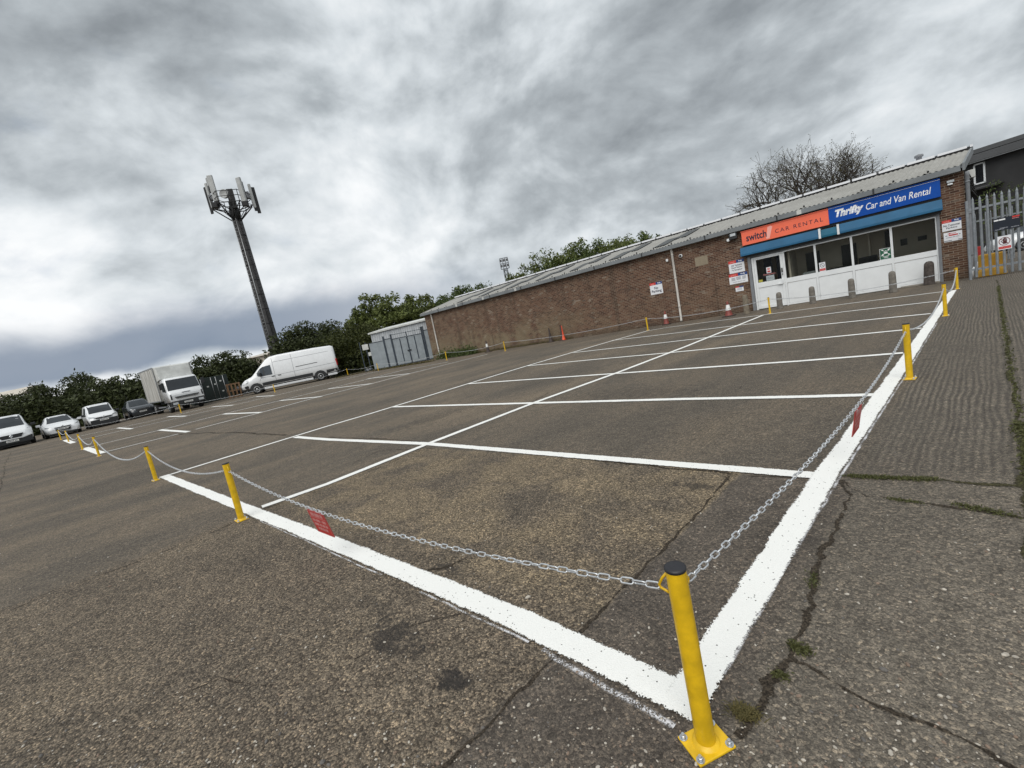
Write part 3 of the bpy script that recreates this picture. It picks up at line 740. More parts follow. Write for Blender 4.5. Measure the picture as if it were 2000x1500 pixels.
for k, (s0, t0) in enumerate([(-13.9, .2), (-11.6, .2), (-9.1, .2), (-6.6, .2), (-4.1, .2), (-1.6, .2), (.9, .2)]):
    mb = MB()
    for (a, t1, t2) in ((s0, .08, .5), (s0 + .55, .35, .80)):
        q = [roof_pt(a, t1), roof_pt(a + .62, t1), roof_pt(a + .62, t2), roof_pt(a, t2)]
        mb.quad(*[(p[0], p[1], p[2] + .05) for p in q])
        mb.quad(*[(p[0], p[1], p[2] + .03) for p in q][::-1])
    mb.build('skylight', plain('skylight_%d' % k, (.055, .058, .056), .5, 0, .2, 3), roof)
mb = MB(); mb.box(-17.82, 11.40, -.24, -.03, 3.465, 3.645); mb.box(-17.84, -17.815, -.24, 4.0, 3.45, 3.60)
mb.build('fascia', fascia_m, bld, .012)
mb = MB()
for s_ in [-15.6, -12.9, -10.2, -7.5, -4.9, -2.3, .4, 3.4, 6.2, 9.2]:
    mb = MB(); mb.box(s_, s_ + .05, -.252, -.20, 3.455, 3.655)
    mb.build('gutter_joint', dark_trim, bld)
mb = MB()
for s_ in [-13.6, -10.9, -8.0, 6.9]:
    mb = MB(); mb.box(s_, s_ + .16, -.249, -.22, 3.47, 3.64)
    mb.build('fascia_patch', dirty_white, bld)
mb = MB()   # verge trim at the right gable
mb.rings([[(11.44, -.22, 3.47), (11.50, -.22, 3.47), (11.50, -.22, 3.70), (11.44, -.22, 3.70)], [(12.04, 4.0, 4.42), (12.10, 4.0, 4.42), (12.10, 4.0, 4.66), (12.04, 4.0, 4.66)]], 0, False)
mb.build('verge_board', fascia_m, bld)
def downpipe(s_, r_, z1, m_, name='downpipe'):
    mb = MB(); y = -.07
    mb.tube([(s_, -.13, z1), (s_, y, z1 - .12), (s_, y, .12), (s_ + .01, y - .06, .03)], r_, 10)
    for z in (.75, 2.1, z1 - .3): mb.lathe([(r_ + .012, -.02), (r_ + .012, .02)], 10, (s_, y, z))
    mb.build(name, m_, bld)
downpipe(-16.69, .055, 3.5, pipe_m); downpipe(1.83, .055, 3.5, pipe_m); downpipe(11.55, .05, 3.4, grey_pipe)
mb = MB(); mb.box(2.80, 3.36, -.006, .01, 2.42, 2.82); mb.build('cement_patch', ragged('cement_patch', (.30, .25, .18), .0, 0, 10, 1, .25), bld)
# --- shopfront
mb = MB(); mb.box(4.95, 5.07, -.04, .10, 0, 2.30)
mb.build('shutter_guide', grey_pipe, bld, .006)
mb = MB(); mb.box(10.78, 10.86, -.04, .10, 0, 2.30); mb.build('shutter_guide', grey_pipe, bld, .006)
mb = MB(); mb.box(5.07, 10.78, .02, .12, 2.235, 2.30); mb.build('head_rail', fascia_m, bld, .004)
mb = MB(); mb.box(4.9, 10.9, -.10, -.005, 2.30, 2.40); mb.build('shutter_slot', dark_trim, bld)
for (a, b_, m_) in [(4.765, 7.525, blue_box), (7.60, 8.10, teal_box), (8.18, 10.935, blue_box)]:
    mb = MB(); dz = .05 if m_ is teal_box else 0
    mb.rings([[(a, -.005, 2.385), (a, -.27, 2.385), (a, -.27, 2.46), (a, -.20, 2.735 - dz), (a, -.005, 2.735 - dz)], [(b_, -.005, 2.385), (b_, -.27, 2.385), (b_, -.27, 2.46), (b_, -.20, 2.735 - dz), (b_, -.005, 2.735 - dz)]], 0, False)
    mb.build('shutter_box', m_, bld, .008)
for a in (7.527, 8.102):
    mb = MB(); mb.box(a, a + .072, -.285, -.005, 2.37, 2.745); mb.build('shutter_bracket', white_pvc, bld, .005)
mb = MB(); mb.box(4.85, 10.93, -.06, -.004, 2.745, 3.46); mb.build('sign_backing', dark_trim, bld)
# door
FY = .05
door = None
mb = MB()
mb.box(5.085, 5.155, FY - .05, FY + .05, 0, 2.225); mb.box(6.225, 6.26, FY - .05, FY + .05, 0, 2.225); mb.box(5.155, 6.225, FY - .05, FY + .05, 2.165, 2.225)
mb.build('door_frame', white_pvc, bld, .004)
mb = MB(); z0 = .03
mb.box(5.16, 5.25, FY - .035, FY + .03, z0, 2.16); mb.box(6.12, 6.22, FY - .035, FY + .03, z0, 2.16)
mb.box(5.25, 6.12, FY - .035, FY + .03, 2.11, 2.16); mb.box(5.25, 6.12, FY - .035, FY + .03, .93, 1.145); mb.box(5.25, 6.12, FY - .035, FY + .03, z0, .16)
mb.box(5.25, 6.12, FY - .012, FY + .02, .16, .93)
door = mb.build('door', white_pvc, bld, .005)
mb = MB(); mb.box(5.25, 6.12, FY - .006, FY + .006, 1.145, 2.11); mb.build('pane', shop_glass, door)
mb = MB(); mb.box(6.145, 6.19, FY - .075, FY - .036, 1.40, 1.58); mb.lathe([(.02, -.06), (.02, 0)], 8, (6.168, FY - .036, 1.32), axis='y'); mb.build('handle', dark_trim, door)
mb = MB(); mb.box(6.14, 6.17, FY - .10, FY - .036, .95, 1.13); mb.box(5.98, 6.17, FY - .10, FY - .07, .93, .97); mb.build('letter_pull', white_pvc, door, .006)
# window bays
ms_ = [6.26, 7.33, 8.47, 9.60, 10.78]
for k in range(4):
    a, b_ = ms_[k], ms_[k + 1]; mb = MB(); w_ = .035
    mb.box(a, a + w_, FY - .05, FY + .05, 0.02, 2.235); mb.box(b_ - w_, b_, FY - .05, FY + .05, 0.02, 2.235)
    mb.box(a + w_, b_ - w_, FY - .05, FY + .05, 2.195, 2.235); mb.box(a + w_, b_ - w_, FY - .05, FY + .05, .93, 1.12); mb.box(a + w_, b_ - w_, FY - .05, FY + .05, .02, .09)
    fr = mb.build('window', white_pvc, bld, .004)
    mb = MB(); mb.box(a + w_, b_ - w_, FY - .006, FY + .006, 1.12, 2.195); mb.build('pane', shop_glass, fr)
    mb = MB(); mb.box(a + w_ + .006, b_ - w_ - .006, FY - .035, FY + .02, .096, .918); mb.build('panel', white_pvc, fr, .004)
mb = MB(); mb.box(9.75, 10.75, -.30, -.01, 0, .055); mb.box(9.45, 9.75, -.16, -.01, 0, .03); mb.build('door_step', beige_stone, bld, .012)
# the room behind the glass
mb = MB()
mb.quad((4.95, .3, .02), (11.2, .3, .02), (11.2, 4.0, .02), (4.95, 4.0, .02), 1)
mb.quad((4.95, 2.2, 0), (11.2, 2.2, 0), (11.2, 2.2, 2.5), (4.95, 2.2, 2.5), 0); mb.quad((4.95, .26, 2.5), (4.95, 4, 2.5), (11.2, 4, 2.5), (11.2, .26, 2.5), 1)
mb.quad((4.95, .26, 0), (4.95, 4, 0), (4.95, 4, 2.5), (4.95, .26, 2.5), 0); mb.quad((11.2, .26, 0), (11.2, .26, 2.5), (11.2, 4, 2.5), (11.2, 4, 0), 0)
mb.box(6.33, 6.40, .5, 2.4, .02, 2.46, 0); mb.box(6.75, 7.25, 2.14, 2.19, .02, 2.0, 1); mb.box(5.3, 5.62, 1.2, 1.26, .3, 2.3, 2); mb.box(5.78, 5.98, 1.2, 1.26, .3, 2.3, 2)
mb.box(8.9, 8.96, 1.4, 2.18, .02, 2.46, 0); mb.box(9.4, 9.55, 2.14, 2.19, .02, 2.2, 1); mb.box(9.85, 10.05, 2.16, 2.19, 1.5, 1.75, 1); mb.box(10.35, 10.6, 2.16, 2.19, 1.55, 1.72, 1); mb.box(9.9, 10.7, 1.5, 2.1, .02, 1.05, 0); mb.box(8.0, 8.5, 2.15, 2.19, .02, 2.0, 1)
mb.build('office_room', [room_wall, room_dark, room_blue], bld)
def desk(name, s_, y, w_, d_, label, mat=room_dark):
    t = thing(name, label, 'desk', bw(s_, y, .02), BROT)
    mb = MB(); mb.box(-w_ / 2, w_ / 2, -d_ / 2, d_ / 2, .69, .73); mb.build('desk_top', mat, t, .006)
    for sx in (-1, 1):
        mb = MB(); mb.box(sx * (w_ / 2 - .04) - .02, sx * (w_ / 2 - .04) + .02, -d_ / 2 + .04, d_ / 2 - .04, 0, .69); mb.build('leg', mat, t)
    return t
desk('office_desk', 6.95, 1.0, .72, .6, 'dark desk under the printer, seen through window right of the door')
t = thing('printer', 'pale grey desktop printer behind the window beside the door', 'printer', bw(6.93, .95, .75), BROT)
mb = MB(); mb.box(-.30, .30, -.2, .22, 0, .30); mb.rings([[(-.22, -.2, .30), (.28, -.2, .30), (.28, .2, .30), (-.22, .2, .30)], [(-.16, -.12, .46), (.24, -.12, .46), (.24, .18, .46), (-.16, .18, .46)]], 0, False); mb.build('case', printer_m, t, .02)
mb = MB(); mb.box(-.36, -.30, -.15, .18, .16, .20); mb.box(-.28, .0, -.26, -.2, .10, .14); mb.build('paper_tray', printer_m, t, .008)
for s_, lb in ((7.95, 'black office chair behind the window carrying the no smoking sign'), (8.95, 'taller black office chair behind the window beside the green sign')):
    t = thing('office_chair', lb, 'chair', bw(s_, .9, .02), BROT + .3, 'office chairs inside the shopfront')
    hh = 1.15 if s_ < 8.5 else 1.34
    mb = MB(); mb.box(-.26, .26, -.26, .26, .44, .54); mb.build('seat', black_fabric, t, .03)
    mb = MB(); mb.box(-.30, .30, .20, .30, .60, hh); mb.build('backrest', black_fabric, t, .04)
    mb = MB(); mb.tube([(0, 0, .06), (0, 0, .44)], .03, 8); mb.tube([(-.0, .22, .5), (0, .26, .65)], .03, 6)
    for k in range(5): mb.tube([(0, 0, .08), (.28 * math.cos(k * 1.257), .28 * math.sin(k * 1.257), .03)], .02, 5)
    mb.build('pedestal', dark_trim, t)

# ------------------------------------------------------------------ signs on the building
def board(name, label, s0, s1, z0, z1, y, mat, th=.012, cat='sign', group=None, frame=None):
    t = thing(name, label, cat, bw((s0 + s1) / 2, y, z0), BROT, group); w_ = (s1 - s0) / 2; h = z1 - z0
    mb = MB(); mb.box(-w_, w_, -th, 0, 0, h); mb.build('board', mat, t, .002)
    return t, w_, h, -th - .003
def barline(t, x0, x1, z0, z1, y, mat, name='text_line', words=3, rng=R0):
    mb = MB(); cuts = sorted(rng.uniform(.15, .85) for _ in range(words - 1)); e = [0] + cuts + [1]; g_ = .018
    for a, b_ in zip(e[:-1], e[1:]):
        if b_ - a > g_ * 2: mb.quad((x0 + (x1 - x0) * (a + g_), y, z0), (x0 + (x1 - x0) * (b_ - g_), y, z0), (x0 + (x1 - x0) * (b_ - g_), y, z1), (x0 + (x1 - x0) * (a + g_), y, z1))
    mb.build(name, mat, t)
def panel(t, x0, x1, z0, z1, y, mat, name):
    mb = MB(); mb.quad((x0, y, z0), (x1, y, z0), (x1, y, z1), (x0, y, z1)); return mb.build(name, mat, t)
def ring(t, cx, cz, r_, th, y, mat, name='prohibition_ring', sx=1.0):
    mb = MB(); n_ = 28
    for k in range(n_):
        a, b_ = 2 * PI * k / n_, 2 * PI * (k + 1) / n_
        q = lambda an, rr: (cx + sx * rr * math.cos(an), y, cz + rr * math.sin(an))
        mb.quad(q(a, r_ - th), q(a, r_), q(b_, r_), q(b_, r_ - th))
    c, s_ = math.cos(2.36), math.sin(2.36); h = th * .45
    p = [(c * (r_ - th * .5), s_ * (r_ - th * .5)), (-c * (r_ - th * .5), -s_ * (r_ - th * .5))]
    mb.quad(*[(cx + sx * (px_ + k1 * s_ * h), y - .0006, cz + pz_ - k1 * c * h) for (px_, pz_), k1 in ((p[0], 1), (p[0], -1), (p[1], -1), (p[1], 1))])
    return mb.build(name, mat, t)
t, w_, h, y = board('fascia_sign', 'coral orange shop sign board with dark lettering above the door', 4.86, 7.88, 2.815, 3.385, -.10, orange_sign, .05)
lettering('switch', -w_ + .17, -w_ + .93, .13, .43, y, ink_navy, t, bold=.022)
mb = MB(); mb.rings([[(-w_ + .90, y + .001, .05), (-w_ + 1.02, y + .001, .04), (-w_ + 1.16, y + .001, .48), (-w_ + 1.10, y + .001, .53), (-w_ + .99, y + .001, .50)], [(-w_ + .90, y - .0, .05), (-w_ + 1.02, y, .04), (-w_ + 1.16, y, .48), (-w_ + 1.10, y, .53), (-w_ + .99, y, .50)]], 0, False)
mb.build('key_emblem', pink_ink, t)
lettering('CAR RENTAL', -w_ + 1.24, w_ - .18, .185, .335, y, ink_navy, t, spacing=1.32)
mb = MB(); mb.box(-w_ - .02, w_, -.075, .01, h, h + .025); mb.build('sign_trim', orange_sign, t)
t, w_, h, y = board('fascia_sign', 'royal blue shop sign board with white italic lettering above the windows', 7.885, 10.915, 2.835, 3.41, -.10, blue_sign, .05)
lettering('Thrifty', -w_ + .20, -w_ + 1.04, .10, .45, y, white_ink, t, shear=.28, bold=.055)
for zz in (.215, .262): panel(t, -w_ + .22, -w_ + .98, zz, zz + .010, y - .001, blue_sign, 'letter_stripe')
lettering('Car and Van Rental', -w_ + 1.10, w_ - .22, .165, .395, y, white_ink, t, shear=.22, bold=.008)
mb = MB(); mb.box(-w_, w_, -.08, .01, h, h + .025); mb.build('sign_trim', blue_sign, t, .004)
panel(t, -w_, w_, h - .034, h - .024, y, sign_white, 'highlight_line')
def header(t, w_, h, y, hh=.12):
    panel(t, -w_, .0, h - hh, h, y, sign_red, 'red_header'); panel(t, .0, w_, h - hh, h, y, sign_blue, 'blue_header')
    lettering('switch', -w_ + w_ * .2, -w_ * .22, h - hh * .78, h - hh * .25, y - .001, pink_ink, t)
    lettering('Thrifty', w_ * .28, w_ * .8, h - hh * .78, h - hh * .2, y - .001, white_ink, t, shear=.25, bold=.03)
t, w_, h, y = board('parking_sign', 'white wall sign reading No Parking with red and blue header', .50, 1.13, 1.54, 2.12, 0, sign_white)
header(t, w_, h, y); lettering('No', -.1, .1, .25, .37, y, ink_navy, t, bold=.02); lettering('Parking', -.25, .25, .06, .22, y, ink_navy, t, bold=.02)
t, w_, h, y = board('visitor_sign', 'upper white sign left of door asking all visitors to report to reception', 4.19, 4.81, 1.762, 2.30, 0, sign_white)
header(t, w_, h, y)
for k, s_ in enumerate(('All Visitors', 'Please Report', 'To Reception')): lettering(s_, -.21, .21, .29 - k * .105, .37 - k * .105, y, ink_navy, t, bold=.015)
t, w_, h, y = board('opening_hours_sign', 'wider white sign of opening hours just below the visitors sign', 4.14, 4.88, 1.295, 1.735, 0, sign_white)
header(t, w_, h, y)
for k in range(3):
    barline(t, -.28, -.12, .24 - k * .045, .262 - k * .045, y, grey_ink, words=1); barline(t, -.08, .1, .255 - k * .045, .28 - k * .045, y, grey_ink, words=2); barline(t, .16, .3, .255 - k * .045, .28 - k * .045, y, grey_ink, words=2)
barline(t, -.25, .28, .07, .085, y, grey_ink, words=4)
t, w_, h, y = board('small_notice', 'smallest white notice left of the door, below the opening hours', 4.345, 4.67, .945, 1.165, 0, sign_white)
panel(t, -w_, .0, h - .05, h, y, sign_red, 'red_header'); panel(t, .0, w_, h - .05, h, y, sign_blue, 'blue_header')
for k in range(3): barline(t, -.1, .1, .13 - k * .035, .142 - k * .035, y, grey_ink)
t, w_, h, y = board('parking_sign', 'white No Customer Parking sign on the brick pier right of the windows', 10.905, 11.365, 1.667, 2.025, 0, sign_white)
header(t, w_, h, y, .09); lettering('No Customer', -.2, .2, .145, .215, y, ink_navy, t, bold=.015); lettering('Parking', -.13, .13, .05, .12, y, ink_navy, t, bold=.015)
t, w_, h, y = board('direction_sign', 'white sign with red arrow and bar on the pier, below No Customer Parking', 10.93, 11.37, 1.305, 1.615, 0, sign_white)
panel(t, -.1, .12, .185, .225, y, sign_red, 'red_bar'); mb = MB(); mb.poly([(-.13, y, .262), (-.06, y, .235), (-.06, y, .29)]); mb.quad((-.06, y, .255), (.08, y, .255), (.08, y, .268), (-.06, y, .268)); mb.build('arrow', sign_red, t)
barline(t, -.18, -.13, .19, .215, y, grey_ink, words=1); barline(t, .14, .18, .19, .215, y, grey_ink, words=1); barline(t, -.17, .15, .13, .145, y, grey_ink)
panel(t, -w_, -.03, .02, .045, y, grey_ink, 'grey_strip'); panel(t, .12, w_, .02, .045, y, grey_ink, 'grey_strip')
yg = FY - .008
t, w_, h, y = board('no_smoking_sign', 'small white no smoking sticker inside the window second from the door', 7.42, 7.62, 1.125, 1.47, yg, sign_white, .004)
ring(t, 0, .23, .075, .014, y, mast_dark); panel(t, -w_ + .01, w_ - .01, .02, .11, y, sign_red, 'red_panel'); barline(t, -.05, .05, .07, .085, y - .001, pale_red); barline(t, -.06, .06, .04, .05, y - .001, pale_red)
t, w_, h, y = board('assembly_point_sign', 'green and white assembly point sign standing in the shop window', 9.25, 9.59, 1.125, 1.52, yg, sign_white, .004)
panel(t, -w_ + .012, w_ - .012, .012, h - .012, y, sign_green, 'green_panel')
mb = MB(); y2 = y - .001
for sx in (-1, 1):
    for sz in (-1, 1):
        cx, cz = sx * .10, .25 + sz * .085
        mb.poly([(cx - sx * .045, y2, cz - sz * .035), (cx - sx * .01, y2, cz - sz * .045) if sx * sz > 0 else (cx + sx * .0, y2, cz - sz * .01), (cx + sx * .035, y2, cz + sz * .03), (cx - sx * .035, y2, cz + sz * .02)])
for (cx, hh) in ((-.035, .1), (0, .12), (.035, .1)):
    mb.lathe([(.0, y2 - .0004), (.014, y2 - .0004)], 10, (cx, 0, .215 + hh * .75), axis='y', cap=False); mb.quad((cx - .016, y2, .2), (cx + .016, y2, .2), (cx + .016, y2, .2 + hh * .6), (cx - .016, y2, .2 + hh * .6))
mb.build('pictogram', white_ink, t)
barline(t, -.09, .09, .095, .115, y2, white_ink); barline(t, -.06, .06, .05, .068, y2, white_ink)
# notices on the door glass
t, w_, h, y = board('door_notice', 'small white and red notice stuck on the door glass', 5.60, 5.77, 1.475, 1.72, yg, sign_white, .003)
panel(t, -.05, .05, .13, .21, y, pale_red, 'red_print'); panel(t, -.055, .055, .03, .10, y, sign_red, 'red_panel')
t = thing('door_lettering', 'red word Reception lettered across the door glass', 'lettering', bw(5.70, yg - .002, 1.385), BROT)
lettering('Reception', -.23, .23, 0, .08, 0, pale_red, t, 'letters', bold=.01)
t, w_, h, y = board('pull_plate', 'grey plate marked PULL low on the door glass', 5.56, 5.86, 1.16, 1.37, yg, plain('plate_grey', (.36, .41, .42), .4, 0, .05), .004)
lettering('PULL', -.1, .1, .07, .14, y, grey_ink, t, bold=.01)
t, w_, h, y = board('yellow_sticker', 'tiny yellow sticker in the lower corner of the door glass', 5.27, 5.42, 1.155, 1.26, yg, plain('sticker_yellow', (.42, .38, .06), .5, 0, .1), .003)
# wall fittings
t = thing('security_camera', 'white dome security camera on brick wall right of the downpipe', 'camera', bw(2.207, 0, 3.06), BROT)
mb = MB(); mb.lathe([(.085, 0), (.085, -.05), (.07, -.09)], 16, axis='y'); mb.build('housing', white_pvc, t)
mb = MB(); mb.lathe([(.055, -.088), (.045, -.125), (.02, -.145), (.002, -.15)], 14, axis='y'); mb.build('lens_dome', window_dark, t)
t = thing('alarm_sensor', 'small white box sensor on brick wall left of the downpipe', 'sensor', bw(1.55, 0, 2.96), BROT)
mb = MB(); mb.box(-.05, .05, -.08, 0, 0, .12); mb.build('case', white_pvc, t, .012); mb = MB(); mb.tube([(-.02, -.02, .12), (-.03, -.015, .38)], .006, 5); mb.build('cable', dark_trim, t)
t = thing('floodlight', 'black floodlight under the eave left of the orange sign', 'light', bw(4.53, 0, 3.16), BROT)
mb = MB(); mb.box(-.15, .17, -.20, -.08, .03, .28, 0, Matrix.Rotation(rad(0), 4, 'X')); mb.box(-.03, .03, -.08, 0, .1, .2); mb.build('housing', dark_trim, t, .01)
mb = MB(); mb.box(-.09, .12, -.205, -.198, .16, .27); mb.build('lamp_glass', lamp_glass, t)
t = thing('security_camera', 'white bullet camera under the eave beside the floodlight', 'camera', bw(4.33, 0, 3.2), BROT)
mb = MB(); mb.lathe([(.02, .0), (.065, -.05), (.065, -.16), (.04, -.17)], 12, (0, 0, 0), axis='y'); mb.build('housing', white_pvc, t); mb = MB(); mb.tube([(0, -.05, 0), (.0, 0, .08)], .015, 6); mb.build('bracket', white_pvc, t)
t = thing('wall_light', 'grey bulkhead light over a white sensor high on the right pier', 'light', bw(11.165, 0, 3.13), BROT)
mb = MB(); mb.box(-.09, .09, -.07, 0, .075, .15); mb.build('lamp_body', lamp_glass, t, .012); mb = MB(); mb.box(-.075, .05, -.09, 0, 0, .05); mb.build('sensor', white_pvc, t, .012)

# ------------------------------------------------------------------ yellow posts and chains
def ringpts(r_=.028):
    return [(.029, 0, .572), (.045, 0, .553), (.060, 0, .527), (.056, 0, .517), (.042, 0, .512), (.029, 0, .505)]
def make_post(label, d1, d2, rz=0, n=24):
    t = thing('yellow_post', label, 'post', (0, 0, 0), rz, 'yellow posts around the parking area')
    mb = MB(); mb.lathe([(.0295, .009), (.0295, .594)], n, cap=False); mb.build('pole', yellow, t)
    mb = MB(); mb.lathe([(.042, .008), (.039, .013), (.033, .016), (.0292, .019)], n, cap=False); mb.build('weld', yellow, t)
    mb = MB(); mb.lathe([(.0305, .590), (.0315, .594), (.0310, .599), (.024, .602), (.0005, .603)], n); mb.build('cap', black_plastic, t)
    mb = MB(); mb.box(-.066, .066, -.052, .052, 0, .009); mb.build('base_plate', yellow, t, .003)
    for sx in (-1, 1):
        for sy in (-1, 1):
            mb = MB(); c = (sx * .053, sy * .039, 0)
            mb.lathe([(.0125, .009), (.0125, .0115)], 16, c); mb.lathe([(.0082, .0115), (.0086, .019), (.006, .0205)], 6, c); mb.lathe([(.0045, .0205), (.0045, .026)], 8, c)
            mb.build('bolt', zinc, t)
    for d in (d1, d2):
        mb = MB(); mb.tube(ringpts(), .0042, 7); mb.build('chain_loop', yellow, t, rot=(0, 0, d))
    return t
post_px = [(1380, 1452), (472, 1015), (305, 938), (194, 891), (161.6, 878), (134.4, 863), (119.6, 859), (354, 806.4), (537.4, 766), (680, 733), (739, 723.6), (873, 703.4), (987, 685.6), (1265.6, 645), (1504.3, 612.5), (1870, 564.5), (1847, 617), (1777, 740)]
post_lab = ['nearest yellow post, with black cap and bolted plate, at the border corner',
 'second yellow post along the front border, left of the red chain sign', 'yellow post at the left end of the thick front border line',
 'yellow post at the near end of the short thick white dash, left side', 'yellow post at the far end of the short thick white dash, left side',
 'yellow post in front of the white hatchback, the nearer of two', 'farther of two yellow posts before the hatchback, at the end of the chains',
 'distant yellow post in front of the white box truck', 'distant yellow post in front of the big white van', 'distant yellow post just behind the tail of the big white van',
 'distant yellow post left of the grey metal shed gates', 'distant yellow post beside the far downpipe of the brick wall', 'distant yellow post before the middle of the stained brick wall',
 'yellow post before the brick wall, under the No Parking sign', 'yellow post standing before the white shop door', 'yellow post before the brick pier at the right end of the shop',
 'yellow post at the far right corner of the bays, near the thick border end', 'yellow post half way along the right-hand border']
posts = []
pp = [Vector((G(*q).x, G(*q).y, 0)) for q in post_px]
NP = len(pp)
proto = None
for i in range(NP):
    prv, nxt = pp[i - 1], pp[(i + 1) % NP]
    d1 = math.atan2(*(prv - pp[i]).yx); d2 = math.atan2(*(nxt - pp[i]).yx)
    if proto is None:
        o = proto = make_post(post_lab[0], 0, 0, 0)
    else: o = copy_tree(proto)
    rz = rad(15) if i == 0 else d2 + R0.uniform(-.1, .1)
    o.location = pp[i]; o.rotation_euler = (0, rad(-1.3) if i == 0 else R0.uniform(-.012, .012), rz); o['label'] = post_lab[i]
    lp = [c for c in o.children if c.name.startswith('chain_loop')]
    lp[0].rotation_euler = (0, 0, d1 - rz); lp[1].rotation_euler = (0, 0, d2 - rz)
    posts.append(o)
def link_pts(n=14, L=.052, Wd=.022, r_=.0028):
    h = L / 2 - Wd / 2; pts = []
    k = n // 2
    for j in range(k): a = -PI / 2 + PI * j / (k - 1); pts.append((h + (Wd / 2 - r_) * math.cos(a), (Wd / 2 - r_) * math.sin(a)))
    for j in range(k): a = PI / 2 + PI * j / (k - 1); pts.append((-h + (Wd / 2 - r_) * math.cos(a), (Wd / 2 - r_) * math.sin(a)))
    return pts
sags = {0: .13, 1: .17, 2: .36, 3: .24, 4: .26, 5: .17, 6: .16, 7: .15, 8: .2, 9: .15, 10: .2, 11: .15, 12: .13, 13: .14, 14: .16, 15: .26, 16: .18, 17: .12}
chain_lab = ['steel chain carrying the red sign along the front border, nearest post to second post', 'white chain sagging between the second and third posts on the front border',
 'deeply sagging white chain crossing the gap at the left of the front border', 'white chain hanging beside the short thick white dash', 'pale chain between the dash and the posts by the hatchback',
 'short pale chain right in front of the white hatchback', 'long chain passing the small white van and dark car towards the truck', 'chain from the truck to the big white van, across the container',
 'chain running below the wheels of the big white van', 'chain in front of the dark bush behind the van', 'chain in front of the grey metal shed gates', 'chain along the far end of the brick wall over the weeds',
 'chain before the stained brick wall and the orange cone', 'chain before the brick wall running to the shop door', 'chain looped past the concrete bollards before the shopfront',
 'short sagging chain at the far right corner of the parking area', 'sagging chain along the far half of the right-hand border', 'steel chain with the red sign along the right-hand border, to the nearest post']
def make_chain(i):
    a, b_ = pp[i], pp[(i + 1) % NP]; d = (b_ - a).normalized()
    A_ = a + d * .058 + Vector((0, 0, .520)); B_ = b_ - d * .058 + Vector((0, 0, .520))
    if i == 0: A_ += Vector((-.013, 0, 0))
    if i == NP - 1: B_ += Vector((-.013, 0, 0))
    L = (B_ - A_).length; pitch = .0432; sg = sags[i]
    Ltot = L + 8 * sg * sg / (3 * L); near = min(G(*post_px[i]).length, G(*post_px[(i + 1) % NP]).length)
    dep = (a + b_).length / 2
    far = dep > 12
    if far: pitch *= 1.6
    n_ = max(6, int(Ltot / pitch)); mb = MB(); lp = link_pts(14 if not far else 8, .052 if not far else .09, .0225 if not far else .034, .0028 if not far else .0052)
    pos = lambda t: A_.lerp(B_, t) - Vector((0, 0, 4 * sg * t * (1 - t)))
    side = Vector((-d.y, d.x, 0))
    for k in range(n_):
        t = (k + .5) / n_; p = pos(t); tg = (pos(min(1, t + .01)) - pos(max(0, t - .01))).normalized()
        u_ = side.copy(); w_ = tg.cross(u_)
        ang = (PI / 4 if k % 2 else -PI / 4) + R0.uniform(-.3, .3) + .35 * math.sin(k * .13)
        e1 = u_ * math.cos(ang) + w_ * math.sin(ang)
        mb.tube([p + tg * x + e1 * y for x, y in lp], .0028 if not far else .0052, 6 if not far else 4, 0, True)
    return tag(mb.build('chain', galv), chain_lab[i], 'chain', 'chains hung between the yellow posts')
for i in range(NP): make_chain(i)
def hang_sign(tl, dv, wv, hv, label):
    t = thing('chain_sign', label, 'sign', tl, 0, 'red signs hung on the chains')
    n = wv.cross(hv).normalized(); M = Matrix((wv.normalized(), n, -hv.normalized())).transposed().to_4x4()
    t.matrix_world = Matrix.Translation(tl) @ M
    w_, h = wv.length, hv.length
    mb = MB(); mb.box(0, w_, -.0015, .0015, -h, 0); mb.build('board', sign_red, t)
    for sy in (-1, 1):
        y = sy * .003
        mb = MB()
        for (x0, x1, z0, z1) in [(0, w_, -.006, 0), (0, w_, -h, -h + .006), (0, .005, -h + .006, -.006), (w_ - .005, w_, -h + .006, -.006), (.01, w_ - .01, -h * .30, -h * .27)]:
            mb.quad((x0, y, z0), (x1, y, z0), (x1, y, z1), (x0, y, z1))
        mb.build('border', pale_red, t)
        barline(t, .03, w_ - .03, -h * .24, -h * .08, y, pale_red, words=3)
        for k in range(3): barline(t, .02 + .03 * (k == 2), w_ - .02 - .03 * (k == 2), -h * (.48 + .18 * k), -h * (.36 + .18 * k), y, pale_red, words=5)
    mb = MB()
    for x in (.02, w_ - .02): mb.tube([(x, 0, -.008), (x, .012, .01), (x, 0, .03), (x, -.012, .01)], .0012, 4, 0, True)
    mb.build('cable_tie', white_pvc, t)
def on_chain(i, t):
    a, b_ = pp[i], pp[(i + 1) % NP]; return a.lerp(b_, t) + Vector((0, 0, .52 - 4 * sags[i] * t * (1 - t) - .018))
SIGN_A, SIGN_B = .603, .528          # places along the two chains, set against the photograph
q = on_chain(0, SIGN_A); hang_sign(q, None, (on_chain(0, SIGN_A - .05) - q).normalized() * .26, Vector((GA.x * .04, GA.y * .04, -.19)), 'red sign with pale text hanging on the front chain, nearer the second post')
q = on_chain(17, SIGN_B); hang_sign(q, None, (on_chain(17, SIGN_B - .05) - q).normalized() * .23, Vector((GB.x * .03, GB.y * .03, -.17)), 'dark red sign hanging on the right-hand chain over the white border')
